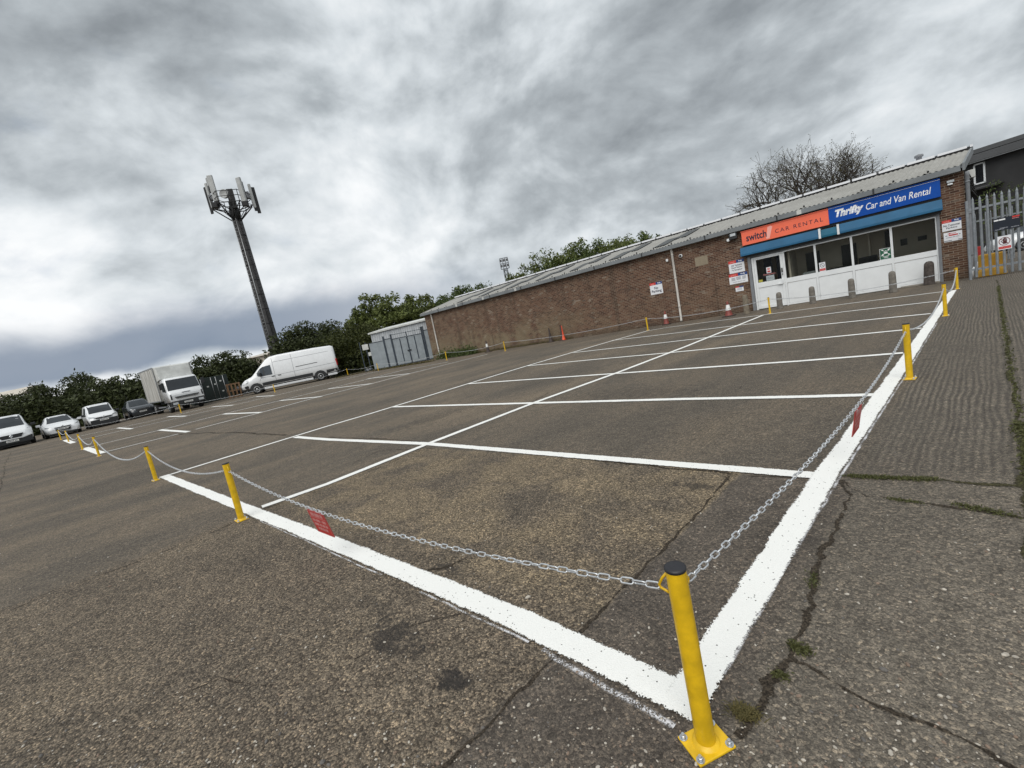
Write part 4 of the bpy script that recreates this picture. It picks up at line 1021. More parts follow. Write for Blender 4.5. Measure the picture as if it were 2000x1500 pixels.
# ------------------------------------------------------------------ cones and concrete bollards
def cone(u, v, h, label, body, sleeve=None, base=None, lean=0, base_w=.36, r0=.13):
    p = G(u, v); yl = (p - BA).dot(BN)
    if yl > -.32 and (p - BA).dot(BD) > -17.5: p = p - BN * (yl + .32)
    t = thing('traffic_cone', label, 'cone', (p.x, p.y, 0), BROT, 'traffic cones along the brick wall')
    t.rotation_euler = (lean, lean * .5, BROT)
    mb = MB(); mb.box(-base_w / 2, base_w / 2, -base_w / 2, base_w / 2, .0, .045); mb.build('base', base or cone_dark, t, .012)
    prof = [(r0 + .02, .045), (r0, .06), (r0 * .62, h * .45), (.032, h * .96), (.024, h)]
    mb = MB(); mb.lathe(prof, 18); mb.build('body', body, t)
    if sleeve:
        z0, z1 = sleeve; rr = lambda z: r0 + (.03 - r0) * (z - .06) / (h - .06) + .005
        mb = MB(); mb.lathe([(rr(z0), z0), (rr(z1), z1)], 18, cap=False); mb.build('reflective_sleeve', cone_white, t)
cone(1114, 661, .86, 'tall bright orange traffic cone leaning on nothing before the brick wall', orange_m, None, orange_m, 0, .26, .115)
cone(1085, 666, .86, 'grimy black traffic cone left of the tall orange cone, nearer the weeds', cone_dark, None, None, 0, .36, .12)
cone(1106, 663, .92, 'grimy black traffic cone right beside the tall orange cone', cone_dark, None, None, rad(3), .36, .12)
cone(954, 688, .80, 'grimy dark cone against the stained brick wall, behind the far chain', cone_dark, (.38, .58), None, rad(4), .36, .12)
cone(1302, 634, .66, 'faded red cone with white sleeve at the foot of the downpipe', cone_red, (.30, .50), None, 0, .34, .13)
cone(1424, 618, .64, 'faded red cone with white sleeve on wide black base near shop door', cone_red, (.27, .50), None, 0, .46, .145)
cone(768, 715, .90, 'red cone with white sleeve before the grey shed gates', cone_red, (.35, .70), None, 0, .5, .15)
def bollard(u, v, h, r_, label, m_=concrete_b, lean=0):
    p = G(u, v); yl = (p - BA).dot(BN)
    if yl > -.2: p = p - BN * (yl + .2)
    t = thing('concrete_bollard', label, 'bollard', (p.x, p.y, 0), BROT, 'concrete bollards before the shopfront'); t.rotation_euler = (0, lean, BROT)
    mb = MB(); rb = r_ * 1.12
    mb.lathe([(rb * 1.04, 0), (rb, .02), (r_, h - r_ * 1.2), (r_ * .96, h - r_ * .75), (r_ * .82, h - r_ * .4), (r_ * .52, h - r_ * .12), (.001, h)], 18); mb.build('column', m_, t)
bollard(1524, 603, .66, .095, 'dark round-topped concrete bollard standing in front of the shop door')
bollard(1588, 593, .66, .095, 'round-topped concrete bollard right of the shop door, before the printer window')
bollard(1665, 582, .70, .095, 'round-topped concrete bollard third from the door, before the mullion')
bollard(1745, 571, .72, .095, 'round-topped concrete bollard nearest the door step, under the green sign')
mossy = plain('mossy_stone', (.075, .062, .055), .95, 0, .5, 14, .9, 30)
bollard(1815, 556, .80, .13, 'rough mossy stone bollard leaning by the right end of the shopfront', mossy, rad(2))
bollard(1459, 613, .80, .10, 'pale mossy concrete bollard against the brick, left of the door', plain('pale_concrete', (.19, .16, .12), .95, 0, .3, 10, .5, 30))

# ------------------------------------------------------------------ vehicles
class Body:
    """lofted body: stations (x, z_bottom, z_belt, z_top, half width bottom, belt, top)"""
    def __init__(s, st): s.st = sorted(st)
    def at(s, x):
        st = s.st
        if x <= st[0][0]: return st[0]
        for a, b_ in zip(st[:-1], st[1:]):
            if x <= b_[0]:
                f_ = (x - a[0]) / (b_[0] - a[0]); return tuple(p + (q - p) * f_ for p, q in zip(a, b_))
        return st[-1]
    def section(s, q):
        x, zb, zl, zt, wb, wl, wt = q; r_ = min(.12, (zt - zl) * .35 + .01)
        half = [(0, zb), (wb * .9, zb), (wb, zb + .06), (wl, zl - (zl - zb) * .35), (wl, zl), (wt + (wl - wt) * .12, zt - r_), (wt - r_ * .35, zt - r_ * .25), (wt - r_ * 1.3, zt), (0, zt + .012)]
        return [(x, y, z) for y, z in half] + [(x, -y, z) for y, z in half[-2:0:-1]]
    def mesh(s, mb, mi=0): mb.rings([s.section(q) for q in s.st], mi, True, True)
    def y_at(s, x, z):
        q = s.at(x); sec = [(p[1], p[2]) for p in s.section(q)][:9]
        for (y0, z0), (y1, z1) in zip(sec[1:-1], sec[2:]):
            if z0 <= z <= z1 and z1 > z0: return y0 + (y1 - y0) * (z - z0) / (z1 - z0)
        return q[5]
    def side_patch(s, mb, poly, side, off=.008, mi=0):
        """fan of small quads over a side-view outline (x,z) given as top and bottom rows of equal length"""
        top, bot = poly
        rows = 4
        for k in range(len(top) - 1):
            for r_ in range(rows):
                def P_(c, f_):
                    x = top[c][0] + (bot[c][0] - top[c][0]) * f_; z = top[c][1] + (bot[c][1] - top[c][1]) * f_
                    return (x, side * (s.y_at(x, z) + off), z)
                a, b_, c_, d_ = P_(k, r_ / rows), P_(k + 1, r_ / rows), P_(k + 1, (r_ + 1) / rows), P_(k, (r_ + 1) / rows)
                mb.quad(*((a, b_, c_, d_) if side < 0 else (d_, c_, b_, a)), mi, True)
    def screen(s, mb, xs, frac=.93, off=.012):
        """windscreen over the upper surface between stations xs"""
        for xa, xb in zip(xs[:-1], xs[1:]):
            row = []
            for x in (xa, xb):
                q = s.at(x); w_ = q[6] * frac - .04; row.append([(x + off, w_ * f_, q[3] + off * 1.2 - .02 * f_ * f_) for f_ in (-1, -.6, 0, .6, 1)])
            for k in range(4): mb.quad(row[0][k], row[1][k], row[1][k + 1], row[0][k + 1], 0, True)
def wheel(t, x, y, r_, w_=.2, rim=alloy, hub=True):
    side = 1 if y > 0 else -1
    mb = MB(); yo = y + side * .0; pr = [(r_ * .62, -w_ / 2), (r_ * .93, -w_ / 2), (r_, -w_ * .36), (r_, w_ * .36), (r_ * .93, w_ / 2), (r_ * .62, w_ / 2)]
    mb.lathe(pr, 22, (x, y, r_), axis='y'); ty = mb.build('wheel', tyre_m, t)
    mb = MB(); f_ = side * w_ / 2
    mb.lathe([(r_ * .63, f_ * .7), (r_ * .64, f_ * 1.06), (r_ * .52, f_ * 1.02), (r_ * .46, f_ * .62), (r_ * .25, f_ * .7), (r_ * .22, f_ * 1.05), (.001, f_ * 1.08)], 20, (x, y, r_), axis='y'); mb.build('rim', rim, ty)
    mb = MB()
    for k in range(5):
        a = k * 1.2566; cx, cz = x + r_ * .36 * math.cos(a), r_ + r_ * .36 * math.sin(a)
        mb.lathe([(r_ * .075, f_ * .69), (r_ * .075, f_ * .72)], 8, (cx, y, cz), axis='y')
    mb.build('rim_hole', dark_trim, ty)
def arch(t, b_, x, r_, side, th=.03):
    mb = MB(); n_ = 18; outer = []; 
    for k in range(n_ + 1):
        a = PI * k / n_ ; xx, zz = x + r_ * math.cos(a), r_ * .86 + r_ * math.sin(a) * .98
        outer.append((xx, zz))
    c = (x, r_ * .86)
    for k in range(n_):
        (x0, z0), (x1, z1) = outer[k], outer[k + 1]
        yy = side * (max(b_.y_at(x, .7), b_.y_at(x, .55)) + .006)
        mb.quad(*((( x0, yy, z0), (x1, yy, z1), (x1, yy, .25), (x0, yy, .25)) if side < 0 else ((x0, yy, .25), (x1, yy, .25), (x1, yy, z1), (x0, yy, z0))))
    mb.build('wheel_arch', dark_trim, t)
def mirror(t, x, y, z, m_, sz=(.10, .22, .16)):
    s_ = 1 if y > 0 else -1
    mb = MB(); mb.box(x - sz[0] / 2, x + sz[0] / 2, min(y, y + s_ * sz[1]), max(y, y + s_ * sz[1]), z, z + sz[2]); mb.box(x - .02, x + .03, min(y - s_ * .10, y), max(y - s_ * .10, y), z + .02, z + .08)
    mb.build('wing_mirror', m_, t, .03)
def plate(t, x, z, w_=.52, h=.112):
    mb = MB(); mb.box(x, x + .012, -w_ / 2, w_ / 2, z, z + h); o = mb.build('number_plate', plate_m, t)
    mb = MB()
    for k, (a, b_) in enumerate([(-.22, -.15), (-.14, -.07), (-.06, -.01), (0, .05), (.09, .14), (.15, .2)]): mb.quad((x + .0135, a, z + .028), (x + .0135, b_, z + .028), (x + .0135, b_, z + .086), (x + .0135, a, z + .086))
    mb.build('plate_characters', grey_ink, o)
def frontbox(t, name, m_, x, y0, y1, z0, z1, th=.03, bev=.012, parent=None):
    mb = MB(); mb.box(x - .1, x + th, y0, y1, z0, z1); return mb.build(name, m_, parent or t, bev)
def frontpoly(t, name, m_, pts, th=.01, parent=None):
    """pts (x,y,z) outline facing forward, extruded back"""
    mb = MB(); mb.rings([[(p[0] - .10, p[1], p[2]) for p in pts], [(p[0] + th, p[1], p[2]) for p in pts]], 0, False); return mb.build(name, m_, parent or t)
def heading(dx, dy): return math.atan2(dy, dx)

def big_van():
    hd = heading(-.81, -.585); fw_, rw_ = G(505, 769), G(629, 743)
    sc = (fw_ - rw_).length / 4.49; d = (fw_ - rw_).normalized(); hd = math.atan2(d.y, d.x)
    left = Vector((-d.y, d.x, 0))
    base = rw_ + d * 2.06 * sc - left * (.93 * sc)      # the wheels seen are the left-hand ones
    t = thing('panel_van', 'big white high-roofed panel van parked side-on, facing left', 'van', (base.x, base.y, 0), hd, None, sc)
    b_ = Body([(-3.42, .62, 1.2, 2.30, .92, .95, .80), (-3.38, .50, 1.2, 2.48, .96, .99, .84), (-3.2, .46, 1.2, 2.56, .98, 1.0, .86), (-2.0, .44, 1.2, 2.61, .98, 1.0, .87), (.6, .44, 1.2, 2.61, .98, 1.0, .87),
               (1.15, .44, 1.2, 2.55, .98, 1.0, .86), (1.5, .44, 1.2, 2.38, .98, 1.0, .83), (1.8, .44, 1.2, 2.10, .98, 1.0, .81), (2.2, .44, 1.2, 1.72, .98, 1.0, .84), (2.52, .44, 1.12, 1.40, .98, 1.0, .88), (2.62, .44, 1.08, 1.32, .98, 1.0, .88),
               (3.1, .44, .98, 1.15, .95, .97, .84), (3.32, .44, .82, .98, .88, .90, .76), (3.42, .48, .68, .80, .78, .80, .68)])
    mb = MB(); b_.mesh(mb); mb.build('body', white_paint, t)
    mb = MB(); b_.screen(mb, [1.56, 1.8, 2.2, 2.5], .95); mb.build('windscreen', van_glass, t)
    for sd in (1, -1):
        mb = MB(); b_.side_patch(mb, ([(2.22, 1.50), (1.95, 1.80), (1.72, 1.90), (1.2, 1.95)], [(2.18, 1.27), (1.95, 1.22), (1.72, 1.22), (1.18, 1.22)]), sd, .012); mb.build('side_window', van_glass, t)
        mb = MB(); b_.side_patch(mb, ([(1.76, 1.90), (1.70, 1.90)], [(1.76, 1.22), (1.70, 1.22)]), sd, .02); mb.build('window_divider', dark_trim, t)
        mb = MB()   # black lower cladding, white sill
        for (a, c) in ((1.98, -1.55), (-2.56, -3.38)): b_.side_patch(mb, ([(a, .74), (c, .74)], [(a, .505), (c, .505)]), sd, .014)
        mb.build('side_cladding', dark_trim, t)
        mb = MB(); mb.box(-1.5, 1.95, min(sd * .82, sd * .95), max(sd * .82, sd * .95), .22, .38); mb.box(-3.3, -2.6, min(sd * .82, sd * .95), max(sd * .82, sd * .95), .26, .42); mb.build('sill', white_paint, t, .02)
        mb = MB()   # door shuts and swage lines
        for (x0, z0, x1, z1) in [(1.02, .66, 1.02, 2.42), (-.32, .66, -.32, 2.46), (1.02, 2.12, -3.3, 2.16), (2.0, 1.10, -.3, 1.13), (-.3, 1.13, -3.3, 1.20), (2.1, .9, 1.95, 1.2)]:
            n_ = 8
            pts = [(x0 + (x1 - x0) * k / n_, z0 + (z1 - z0) * k / n_) for k in range(n_ + 1)]
            dx_, dz_ = (.009, 0) if abs(x1 - x0) < .3 else (0, .009)
            b_.side_patch(mb, ([(x + dx_, z + dz_) for x, z in pts], [(x - dx_, z - dz_) for x, z in pts]), sd, .006)
        mb.build('panel_gap', grey_pipe, t)
        mb = MB(); b_.side_patch(mb, ([(-.48, 1.46), (-2.05, 1.49)], [(-.48, 1.42), (-2.05, 1.45)]), sd, .012); mb.build('sliding_rail', dark_trim, t)
        for x in (1.16, .72):
            mb = MB(); b_.side_patch(mb, ([(x + .11, 1.09), (x - .11, 1.09)], [(x + .11, 1.04), (x - .11, 1.04)]), sd, .03); mb.build('door_handle', dark_trim, t)
        mirror(t, 1.98, sd * .98, 1.24, dark_trim, (.14, .22, .26))
        mb = MB(); b_.side_patch(mb, ([(3.30, .93), (2.98, 1.08), (2.86, 1.09)], [(3.28, .80), (3.02, .88), (2.88, .96)]), sd, .014); mb.build('headlight', lamp_glass, t)
        for x in (2.43, -2.06): arch(t, b_, x, .44, sd); wheel(t, x, sd * .90, .345, .21)
        mb = MB(); mb.box(-3.46, -3.36, min(sd * .80, sd * .985), max(sd * .80, sd * .985), .95, 1.48); mb.build('tail_light', tail_red, t, .02)
        mb = MB(); b_.side_patch(mb, ([(3.40, .62), (3.1, .70), (2.93, .72)], [(3.40, .48), (3.1, .46), (2.93, .46)]), sd, .02); mb.build('bumper_corner', dark_trim, t)
    mb = MB(); mb.box(-3.2, 3.1, -.78, .78, .2, .5); mb.build('under_shade_box', dark_trim, t)  # dark box added below the van to deepen the shade there
    frontbox(t, 'front_bumper', dark_trim, 3.42, -.78, .78, .36, .62, .05, .04)
    frontbox(t, 'grille', dark_trim, 3.36, -.5, .5, .76, .94, .04)
    frontbox(t, 'fog_lamp', lamp_glass, 3.40, .55, .72, .40, .5, .08)
    mb = MB(); mb.box(-3.55, -3.40, -.9, .9, .42, .58); mb.build('rear_bumper', dark_trim, t, .03)
big_van()

def front_vehicle(name, label, cat, u, v, hd, kind, sc=1.0, paint=white_paint):
    p = G(u, v)
    if kind == 'trafic':
        L, st = 2.3, [(-2.6, .45, 1.1, 1.90, .90, .93, .74), (-2.0, .36, 1.1, 1.96, .95, .97, .78), (.4, .36, 1.1, 1.97, .95, .97, .78), (.75, .36, 1.1, 1.90, .95, .97, .77), (1.2, .36, 1.1, 1.55, .95, .97, .78), (1.52, .36, 1.08, 1.24, .95, .97, .80),
             (1.62, .36, 1.04, 1.18, .95, .97, .80), (2.0, .36, .92, 1.06, .92, .94, .76), (2.2, .36, .78, .94, .86, .88, .70), (2.3, .38, .58, .72, .78, .80, .64)]; wr, fx, rx, scr = .33, 1.45, -1.65, [.72, .9, 1.2, 1.5]
    elif kind == 'hatch':
        L, st = 2.15, [(-2.1, .5, .85, 1.02, .80, .82, .62), (-1.95, .34, .88, 1.22, .86, .88, .62), (-1.3, .26, .92, 1.44, .89, .90, .58), (-.3, .24, .92, 1.48, .89, .91, .58), (.25, .24, .92, 1.42, .89, .91, .58), (.7, .24, .92, 1.18, .89, .91, .64), (1.08, .24, .88, .98, .89, .91, .72),
             (1.5, .24, .78, .90, .89, .91, .72), (1.9, .24, .66, .80, .85, .87, .68), (2.08, .26, .56, .66, .77, .79, .6), (2.15, .30, .48, .54, .68, .70, .54)]; wr, fx, rx, scr = .31, 1.3, -1.3, [.22, .45, .7, 1.03]
    elif kind == 'caddy':
        L, st = 2.2, [(-2.2, .45, 1.0, 1.74, .84, .86, .68), (-1.8, .32, 1.0, 1.81, .88, .90, .72), (.2, .32, 1.0, 1.82, .88, .90, .72), (.55, .32, 1.0, 1.74, .88, .90, .71), (.95, .32, 1.0, 1.42, .88, .90, .72), (1.25, .32, .98, 1.12, .88, .90, .76),
             (1.7, .32, .86, 1.02, .87, .89, .74), (2.0, .32, .72, .90, .82, .84, .68), (2.12, .34, .62, .76, .77, .79, .63), (2.2, .36, .52, .60, .70, .72, .57)]; wr, fx, rx, scr = .31, 1.3, -1.4, [.5, .7, .95, 1.22]
    elif kind == 'suv':
        L, st = 2.25, [(-2.2, .5, 1.0, 1.2, .82, .84, .66), (-2.0, .38, 1.0, 1.48, .88, .90, .64), (-1.2, .32, 1.0, 1.66, .92, .94, .64), (-.1, .32, 1.0, 1.68, .92, .94, .64), (.35, .32, 1.0, 1.60, .92, .94, .64), (.8, .32, 1.0, 1.30, .92, .94, .70), (1.1, .32, .98, 1.08, .92, .94, .76),
             (1.8, .32, .86, 1.0, .90, .92, .74), (2.08, .32, .72, .86, .84, .86, .68), (2.2, .34, .60, .70, .76, .78, .6), (2.25, .36, .52, .58, .7, .72, .54)]; wr, fx, rx, scr = .35, 1.4, -1.35, [.32, .55, .8, 1.06]
    d = Vector((math.cos(hd), math.sin(hd), 0)); c = p - d * (L - .1) * sc
    t = thing(name, label, cat, (c.x, c.y, 0), hd, None, sc)
    b_ = Body(st); mb = MB(); b_.mesh(mb); mb.build('body', paint, t)
    mb = MB(); b_.screen(mb, scr, .97); mb.build('windscreen', car_glass, t)
    mb = MB(); mb.box(-L + .25, L - .2, -.72, .72, .13, .42); mb.build('under_shade_box', dark_trim, t)  # dark filler box, added so the ground beneath looks more shadowed
    x0 = scr[0] - .1; zt = b_.at(x0)[3]; zb = b_.at(fx - .2)[2]
    for sd in (1, -1):
        mb = MB(); b_.side_patch(mb, ([(scr[2] - .02, b_.at(scr[2])[3] - .2), (x0, zt - .13), (-.1, zt - .11), ((-1.2 if kind in ('hatch', 'suv') else -.5), zt - .14)], [(scr[2] + .02, zb + .02), (x0, zb + .03), (-.1, zb + .03), ((-1.5 if kind in ('hatch', 'suv') else -.5), zb + .04)]), sd, .01); mb.build('side_window', car_glass, t)
        mirror(t, scr[3] - .22, sd * (b_.at(scr[3])[5] + .04), zb + .03, paint if kind != 'caddy' and kind != 'trafic' else dark_trim)
        for x in (fx, rx): arch(t, b_, x, wr + .07, sd); wheel(t, x, sd * (b_.at(x)[5] - .09), wr, .2)
    if kind == 'trafic':
        frontpoly(t, 'grille', dark_trim, [(L, -.52, .80), (L, .52, .80), (L, .40, .58), (L, -.40, .58)], .03)
        frontpoly(t, 'lower_bumper', dark_trim, [(L, -.86, .60), (L, -.45, .52), (L, .45, .52), (L, .86, .60), (L, .84, .26), (L, -.84, .26)], .05)
        frontpoly(t, 'bumper_trim', paint, [(L, -.86, .67), (L, -.45, .57), (L, .45, .57), (L, .86, .67), (L, .84, .60), (L, .45, .51), (L, -.45, .51), (L, -.84, .60)], .07)
        for sd in (1, -1): frontpoly(t, 'headlight', lamp_glass, [(L - .12, sd * .52, .80), (L - .14, sd * .60, .94), (L - .38, sd * .80, 1.06), (L - .32, sd * .84, .84), (L - .16, sd * .72, .74)][::sd], .03)
        mb = MB(); 
        mb.rings([[(L + .03, 0, .83), (L + .03, .085, .70), (L + .03, 0, .57), (L + .03, -.085, .70)], [(L + .05, 0, .80), (L + .05, .06, .70), (L + .05, 0, .60), (L + .05, -.06, .70)]], 0, False); mb.build('diamond_emblem', zinc, t)
        plate(t, L + .055, .36)
        mb = MB(); mb.box(1.0, 1.02, .5, .62, 1.62, 1.72, 0); mb.build('tax_sticker', sign_white, t)
    if kind == 'hatch':
        frontpoly(t, 'upper_grille', dark_trim, [(L - .03, -.42, .68), (L - .03, .42, .68), (L - .01, .40, .63), (L - .01, -.40, .63)], .03)
        frontpoly(t, 'lower_grille', dark_trim, [(L, -.40, .56), (L, .40, .56), (L, .32, .32), (L, -.32, .32)], .03)
        for sd in (1, -1):
            frontpoly(t, 'intake', dark_trim, [(L - .06, sd * .47, .54), (L - .14, sd * .68, .34), (L - .06, sd * .42, .33)][::sd], .05)
            frontpoly(t, 'headlight', lamp_glass, [(L - .16, sd * .50, .66), (L - .34, sd * .82, .80), (L - .40, sd * .86, .72), (L - .22, sd * .66, .61)][::sd], .07)
            mb = MB(); mb.lathe([(.055, 0), (.05, .03)], 12, (L - .14, sd * .66, .42), axis='x'); mb.build('fog_lamp', lamp_glass, t)
        mb = MB(); mb.lathe([(.06, 0), (.05, .02)], 12, (L + .01, 0, .70), axis='x'); mb.build('emblem', zinc, t)
        frontpoly(t, 'bumper_lip', dark_trim, [(L - .04, -.7, .27), (L - .04, .7, .27), (L - .04, .66, .18), (L - .04, -.66, .18)], .03)
        plate(t, L + .03, .48)
    if kind == 'caddy':
        frontpoly(t, 'grille', dark_trim, [(L - .05, -.50, .80), (L - .05, .50, .80), (L, .46, .70), (L, -.46, .70)], .03)
        frontpoly(t, 'lower_bumper', dark_trim, [(L, -.80, .62), (L, .80, .62), (L, .78, .24), (L, -.78, .24)], .05)
        for sd in (1, -1): frontpoly(t, 'headlight', lamp_glass, [(L - .10, sd * .52, .70), (L - .12, sd * .52, .86), (L - .34, sd * .82, .94), (L - .30, sd * .84, .72)][::sd], .06)
        mb = MB(); mb.lathe([(.085, 0), (.075, .02), (.05, .024)], 16, (L + .01, 0, .78), axis='x'); mb.build('emblem', zinc, t)
        plate(t, L + .055, .50)
    if kind == 'suv':
        frontpoly(t, 'grille', dark_trim, [(L - .04, -.45, .80), (L - .04, .45, .80), (L, .40, .62), (L, -.40, .62)], .03)
        frontpoly(t, 'lower_bumper', dark_trim, [(L, -.8, .44), (L, .8, .44), (L, .76, .24), (L, -.76, .24)], .05)
        for sd in (1, -1): frontpoly(t, 'headlight', lamp_glass, [(L - .12, sd * .50, .74), (L - .14, sd * .50, .82), (L - .40, sd * .82, .90), (L - .38, sd * .85, .80)][::sd], .06)
        plate(t, L + .055, .50)
    return t
hd = heading(.74, -.67)
front_vehicle('delivery_van', 'white van with diamond emblem cut off by the left edge of the picture', 'van', 29, 874, heading(.79, -.61), 'trafic', 1.02)
front_vehicle('hatchback_car', 'white hatchback car facing us with both mirrors out, before the hedge', 'car', 128, 850.5, heading(.765, -.644), 'hatch', .97)
front_vehicle('small_van', 'small white van with black front bumper and round emblem, between hatchback and dark car', 'van', 208, 832, heading(.745, -.667), 'caddy', .93)
front_vehicle('dark_car', 'dark grey car parked close beside the box truck', 'car', 283, 814, heading(.74, -.67), 'suv', .88, navy_car)

def box_truck():
    hd = heading(.765, -.644); p = G(373, 799); d = Vector((math.cos(hd), math.sin(hd), 0)); c = p - d * 2.9
    t = thing('box_truck', 'white box truck with streaky tall box body facing the yard', 'truck', (c.x, c.y, 0), hd, None, 1.02)
    # cab
    sec = lambda x, zb, zt, w0, w1: [(x, -w0, zb), (x, w0, zb), (x, w0 * 1.0, zb + (zt - zb) * .5), (x, w1, zt - .08), (x, w1 - .1, zt), (x, -w1 + .1, zt), (x, -w1, zt - .08), (x, -w0, zb + (zt - zb) * .5)]
    mb = MB(); mb.rings([sec(1.25, .75, 2.45, 1.03, .98), sec(2.2, .75, 2.46, 1.03, .98), sec(2.38, .75, 2.40, 1.03, .96), sec(2.62, .75, 1.62, 1.03, 1.02), sec(2.86, .75, 1.40, 1.02, 1.0), sec(2.92, .80, 1.2, 1.0, .98)], 0, True)
    mb.build('cab', white_paint, t)
    mb = MB(); mb.rings([[(2.44, -.90, 2.30), (2.44, .90, 2.30), (2.66, .95, 1.55), (2.66, -.95, 1.55)], [(2.47, -.90, 2.32), (2.47, .90, 2.32), (2.70, .95, 1.56), (2.70, -.95, 1.56)]], 0, False); mb.build('windscreen', car_glass, t)
    for sd in (1, -1):
        mb = MB(); y = sd * 1.035; q = [(2.28, y * .985, 2.20), (1.55, y * .985, 2.20), (1.55, y, 1.55), (2.46, y, 1.50)]; mb.quad(*(q if sd < 0 else q[::-1])); mb.build('side_window', car_glass, t)
        mb = MB(); mb.tube([(2.45, sd * 1.03, 1.55), (2.62, sd * 1.22, 1.62), (2.62, sd * 1.26, 1.8)], .018, 5); mb.box(2.55, 2.63, min(sd * 1.16, sd * 1.36), max(sd * 1.16, sd * 1.36), 1.72, 2.12); mb.build('wing_mirror', dark_trim, t, .02)
        mb = MB(); mb.rings([[(2.78, sd * .86, 1.28), (2.80, sd * .97, 1.26), (2.94, sd * .97, .92), (2.94, sd * .90, .90)], [(2.90, sd * .86, 1.28), (2.90, sd * .97, 1.26), (2.97, sd * .97, .92), (2.97, sd * .90, .90)]], 0, False); mb.build('air_deflector', dark_trim, t)
        mb = MB(); mb.box(2.86, 2.97, min(sd * .62, sd * .93), max(sd * .62, sd * .93), .52, .68); mb.build('headlight', lamp_glass, t, .01)
        wheel(t, 2.0, sd * .90, .38, .24); wheel(t, -1.7, sd * .86, .38, .40)
        mb = MB(); mb.box(-1.0, 1.1, min(sd * .9, sd * 1.0), max(sd * .9, sd * 1.0), .42, .52); mb.build('side_guard', grey_pipe, t)
    mb = MB(); mb.box(2.80, 2.99, -.72, .72, 1.03, 1.08); mb.box(2.80, 2.985, -.66, .66, .95, .99); mb.build('grille', dark_trim, t)
    mb = MB(); mb.box(2.72, 2.93, -1.02, 1.02, .42, .76); mb.build('front_bumper', dark_trim, t, .03)
    mb = MB(); mb.box(2.85, 2.925, -.25, .25, 1.30, 1.34); mb.build('maker_strip', grey_ink, t)
    plate(t, 2.935, .55)
    mb = MB(); mb.box(-2.8, 2.4, -.42, .42, .62, .86); mb.build('chassis', dark_trim, t)
    # box with luton-less front wall
    mb = MB(); mb.box(-2.9, 1.15, -1.16, 1.16, .92, 3.42); mb.build('box_body', box_side, t, .03)
    mb = MB(); mb.rings([[(1.15, -1.10, 2.35), (1.15, 1.10, 2.35), (1.15, 1.10, 3.40), (1.15, -1.10, 3.40)], [(1.62, -1.0, 2.46), (1.62, 1.0, 2.46), (1.40, 1.02, 3.36), (1.40, -1.02, 3.36)]], 0, False); mb.build('front_wall', dirty_white, t, .02)
    mb = MB()
    for y in (-1.165, 1.165):
        for z in (.95, 3.38): mb.box(-2.9, 1.16, y - .012, y + .012, z - .03, z + .05)
    for x in (-2.89, 1.15):
        for y in (-1.16, 1.16): mb.box(x - .03, x + .03, y - .015, y + .015, .92, 3.43)
    mb.build('edge_trim', alloy, t)
box_truck()

# dark container / lockers with upright bars, pallet stack, car and clutter behind the van
p = G(425, 783); t = thing('storage_container', 'dark green steel container with pale locking bars right of the truck', 'container', (p.x, p.y, 0), heading(.74, .67) )
mb = MB(); mb.box(-1.6, 1.25, .4, 2.9, .0, 2.15); mb.build('body', container_m, t, .02)
mb = MB()
for x in (-.75, .0, .35, .9): mb.tube([(x, .36, .1), (x, .36, 2.1)], .024, 6)
mb.build('locking_bar', alloy, t)
mb = MB()
for (x, z) in ((-1.2, 1.75), (-.4, 1.3), (-1.1, .8), (.6, 1.6), (.15, 1.4), (.62, .7)): mb.box(x, x + .14, .385, .402, z, z + .12)
mb.build('label_plate', dirty_white, t)
p = G(463, 777); t = thing('pallet_stack', 'stack of brown wooden pallets standing between container and big van', 'pallets', (p.x, p.y, 0), heading(.74, .67))
for k in range(2):
    mb = MB(); 
    for x in (-.42, -.14, .14, .42): mb.box(x - .05, x + .05, .1 + k * .2, .13 + k * .2, .05, 1.25)
    for z in (.1, .6, 1.15): mb.box(-.5, .5, .13 + k * .2, .22 + k * .2, z, z + .09)
    mb.build('pallet', wood, t)
front = DP(486, 752, 42)
t = thing('parked_estate', 'dark car mostly hidden behind the nose of the big van', 'car', (front.x + .6, front.y + .5, 0), heading(-.78, -.62))
b_ = Body([(-2.1, .5, .85, 1.02, .80, .82, .62), (-1.9, .34, .9, 1.3, .86, .88, .62), (-.3, .24, .92, 1.48, .89, .91, .58), (.35, .24, .92, 1.42, .89, .91, .58), (1.05, .24, .88, .98, .89, .91, .72), (1.9, .24, .66, .80, .85, .87, .68), (2.15, .30, .48, .54, .68, .70, .54)])
mb = MB(); b_.mesh(mb); mb.build('body', silver_car, t); mb = MB(); b_.screen(mb, [.4, .7, 1.0]); mb.build('windscreen', car_glass, t)
for sd in (1, -1):
    mb = MB(); b_.side_patch(mb, ([(.75, 1.08), (.2, 1.32), (-1.2, 1.3)], [(.85, .95), (.2, .95), (-1.4, .96)]), sd, .01); mb.build('side_window', car_glass, t)
    for x in (1.3, -1.3): wheel(t, x, sd * .82, .31)

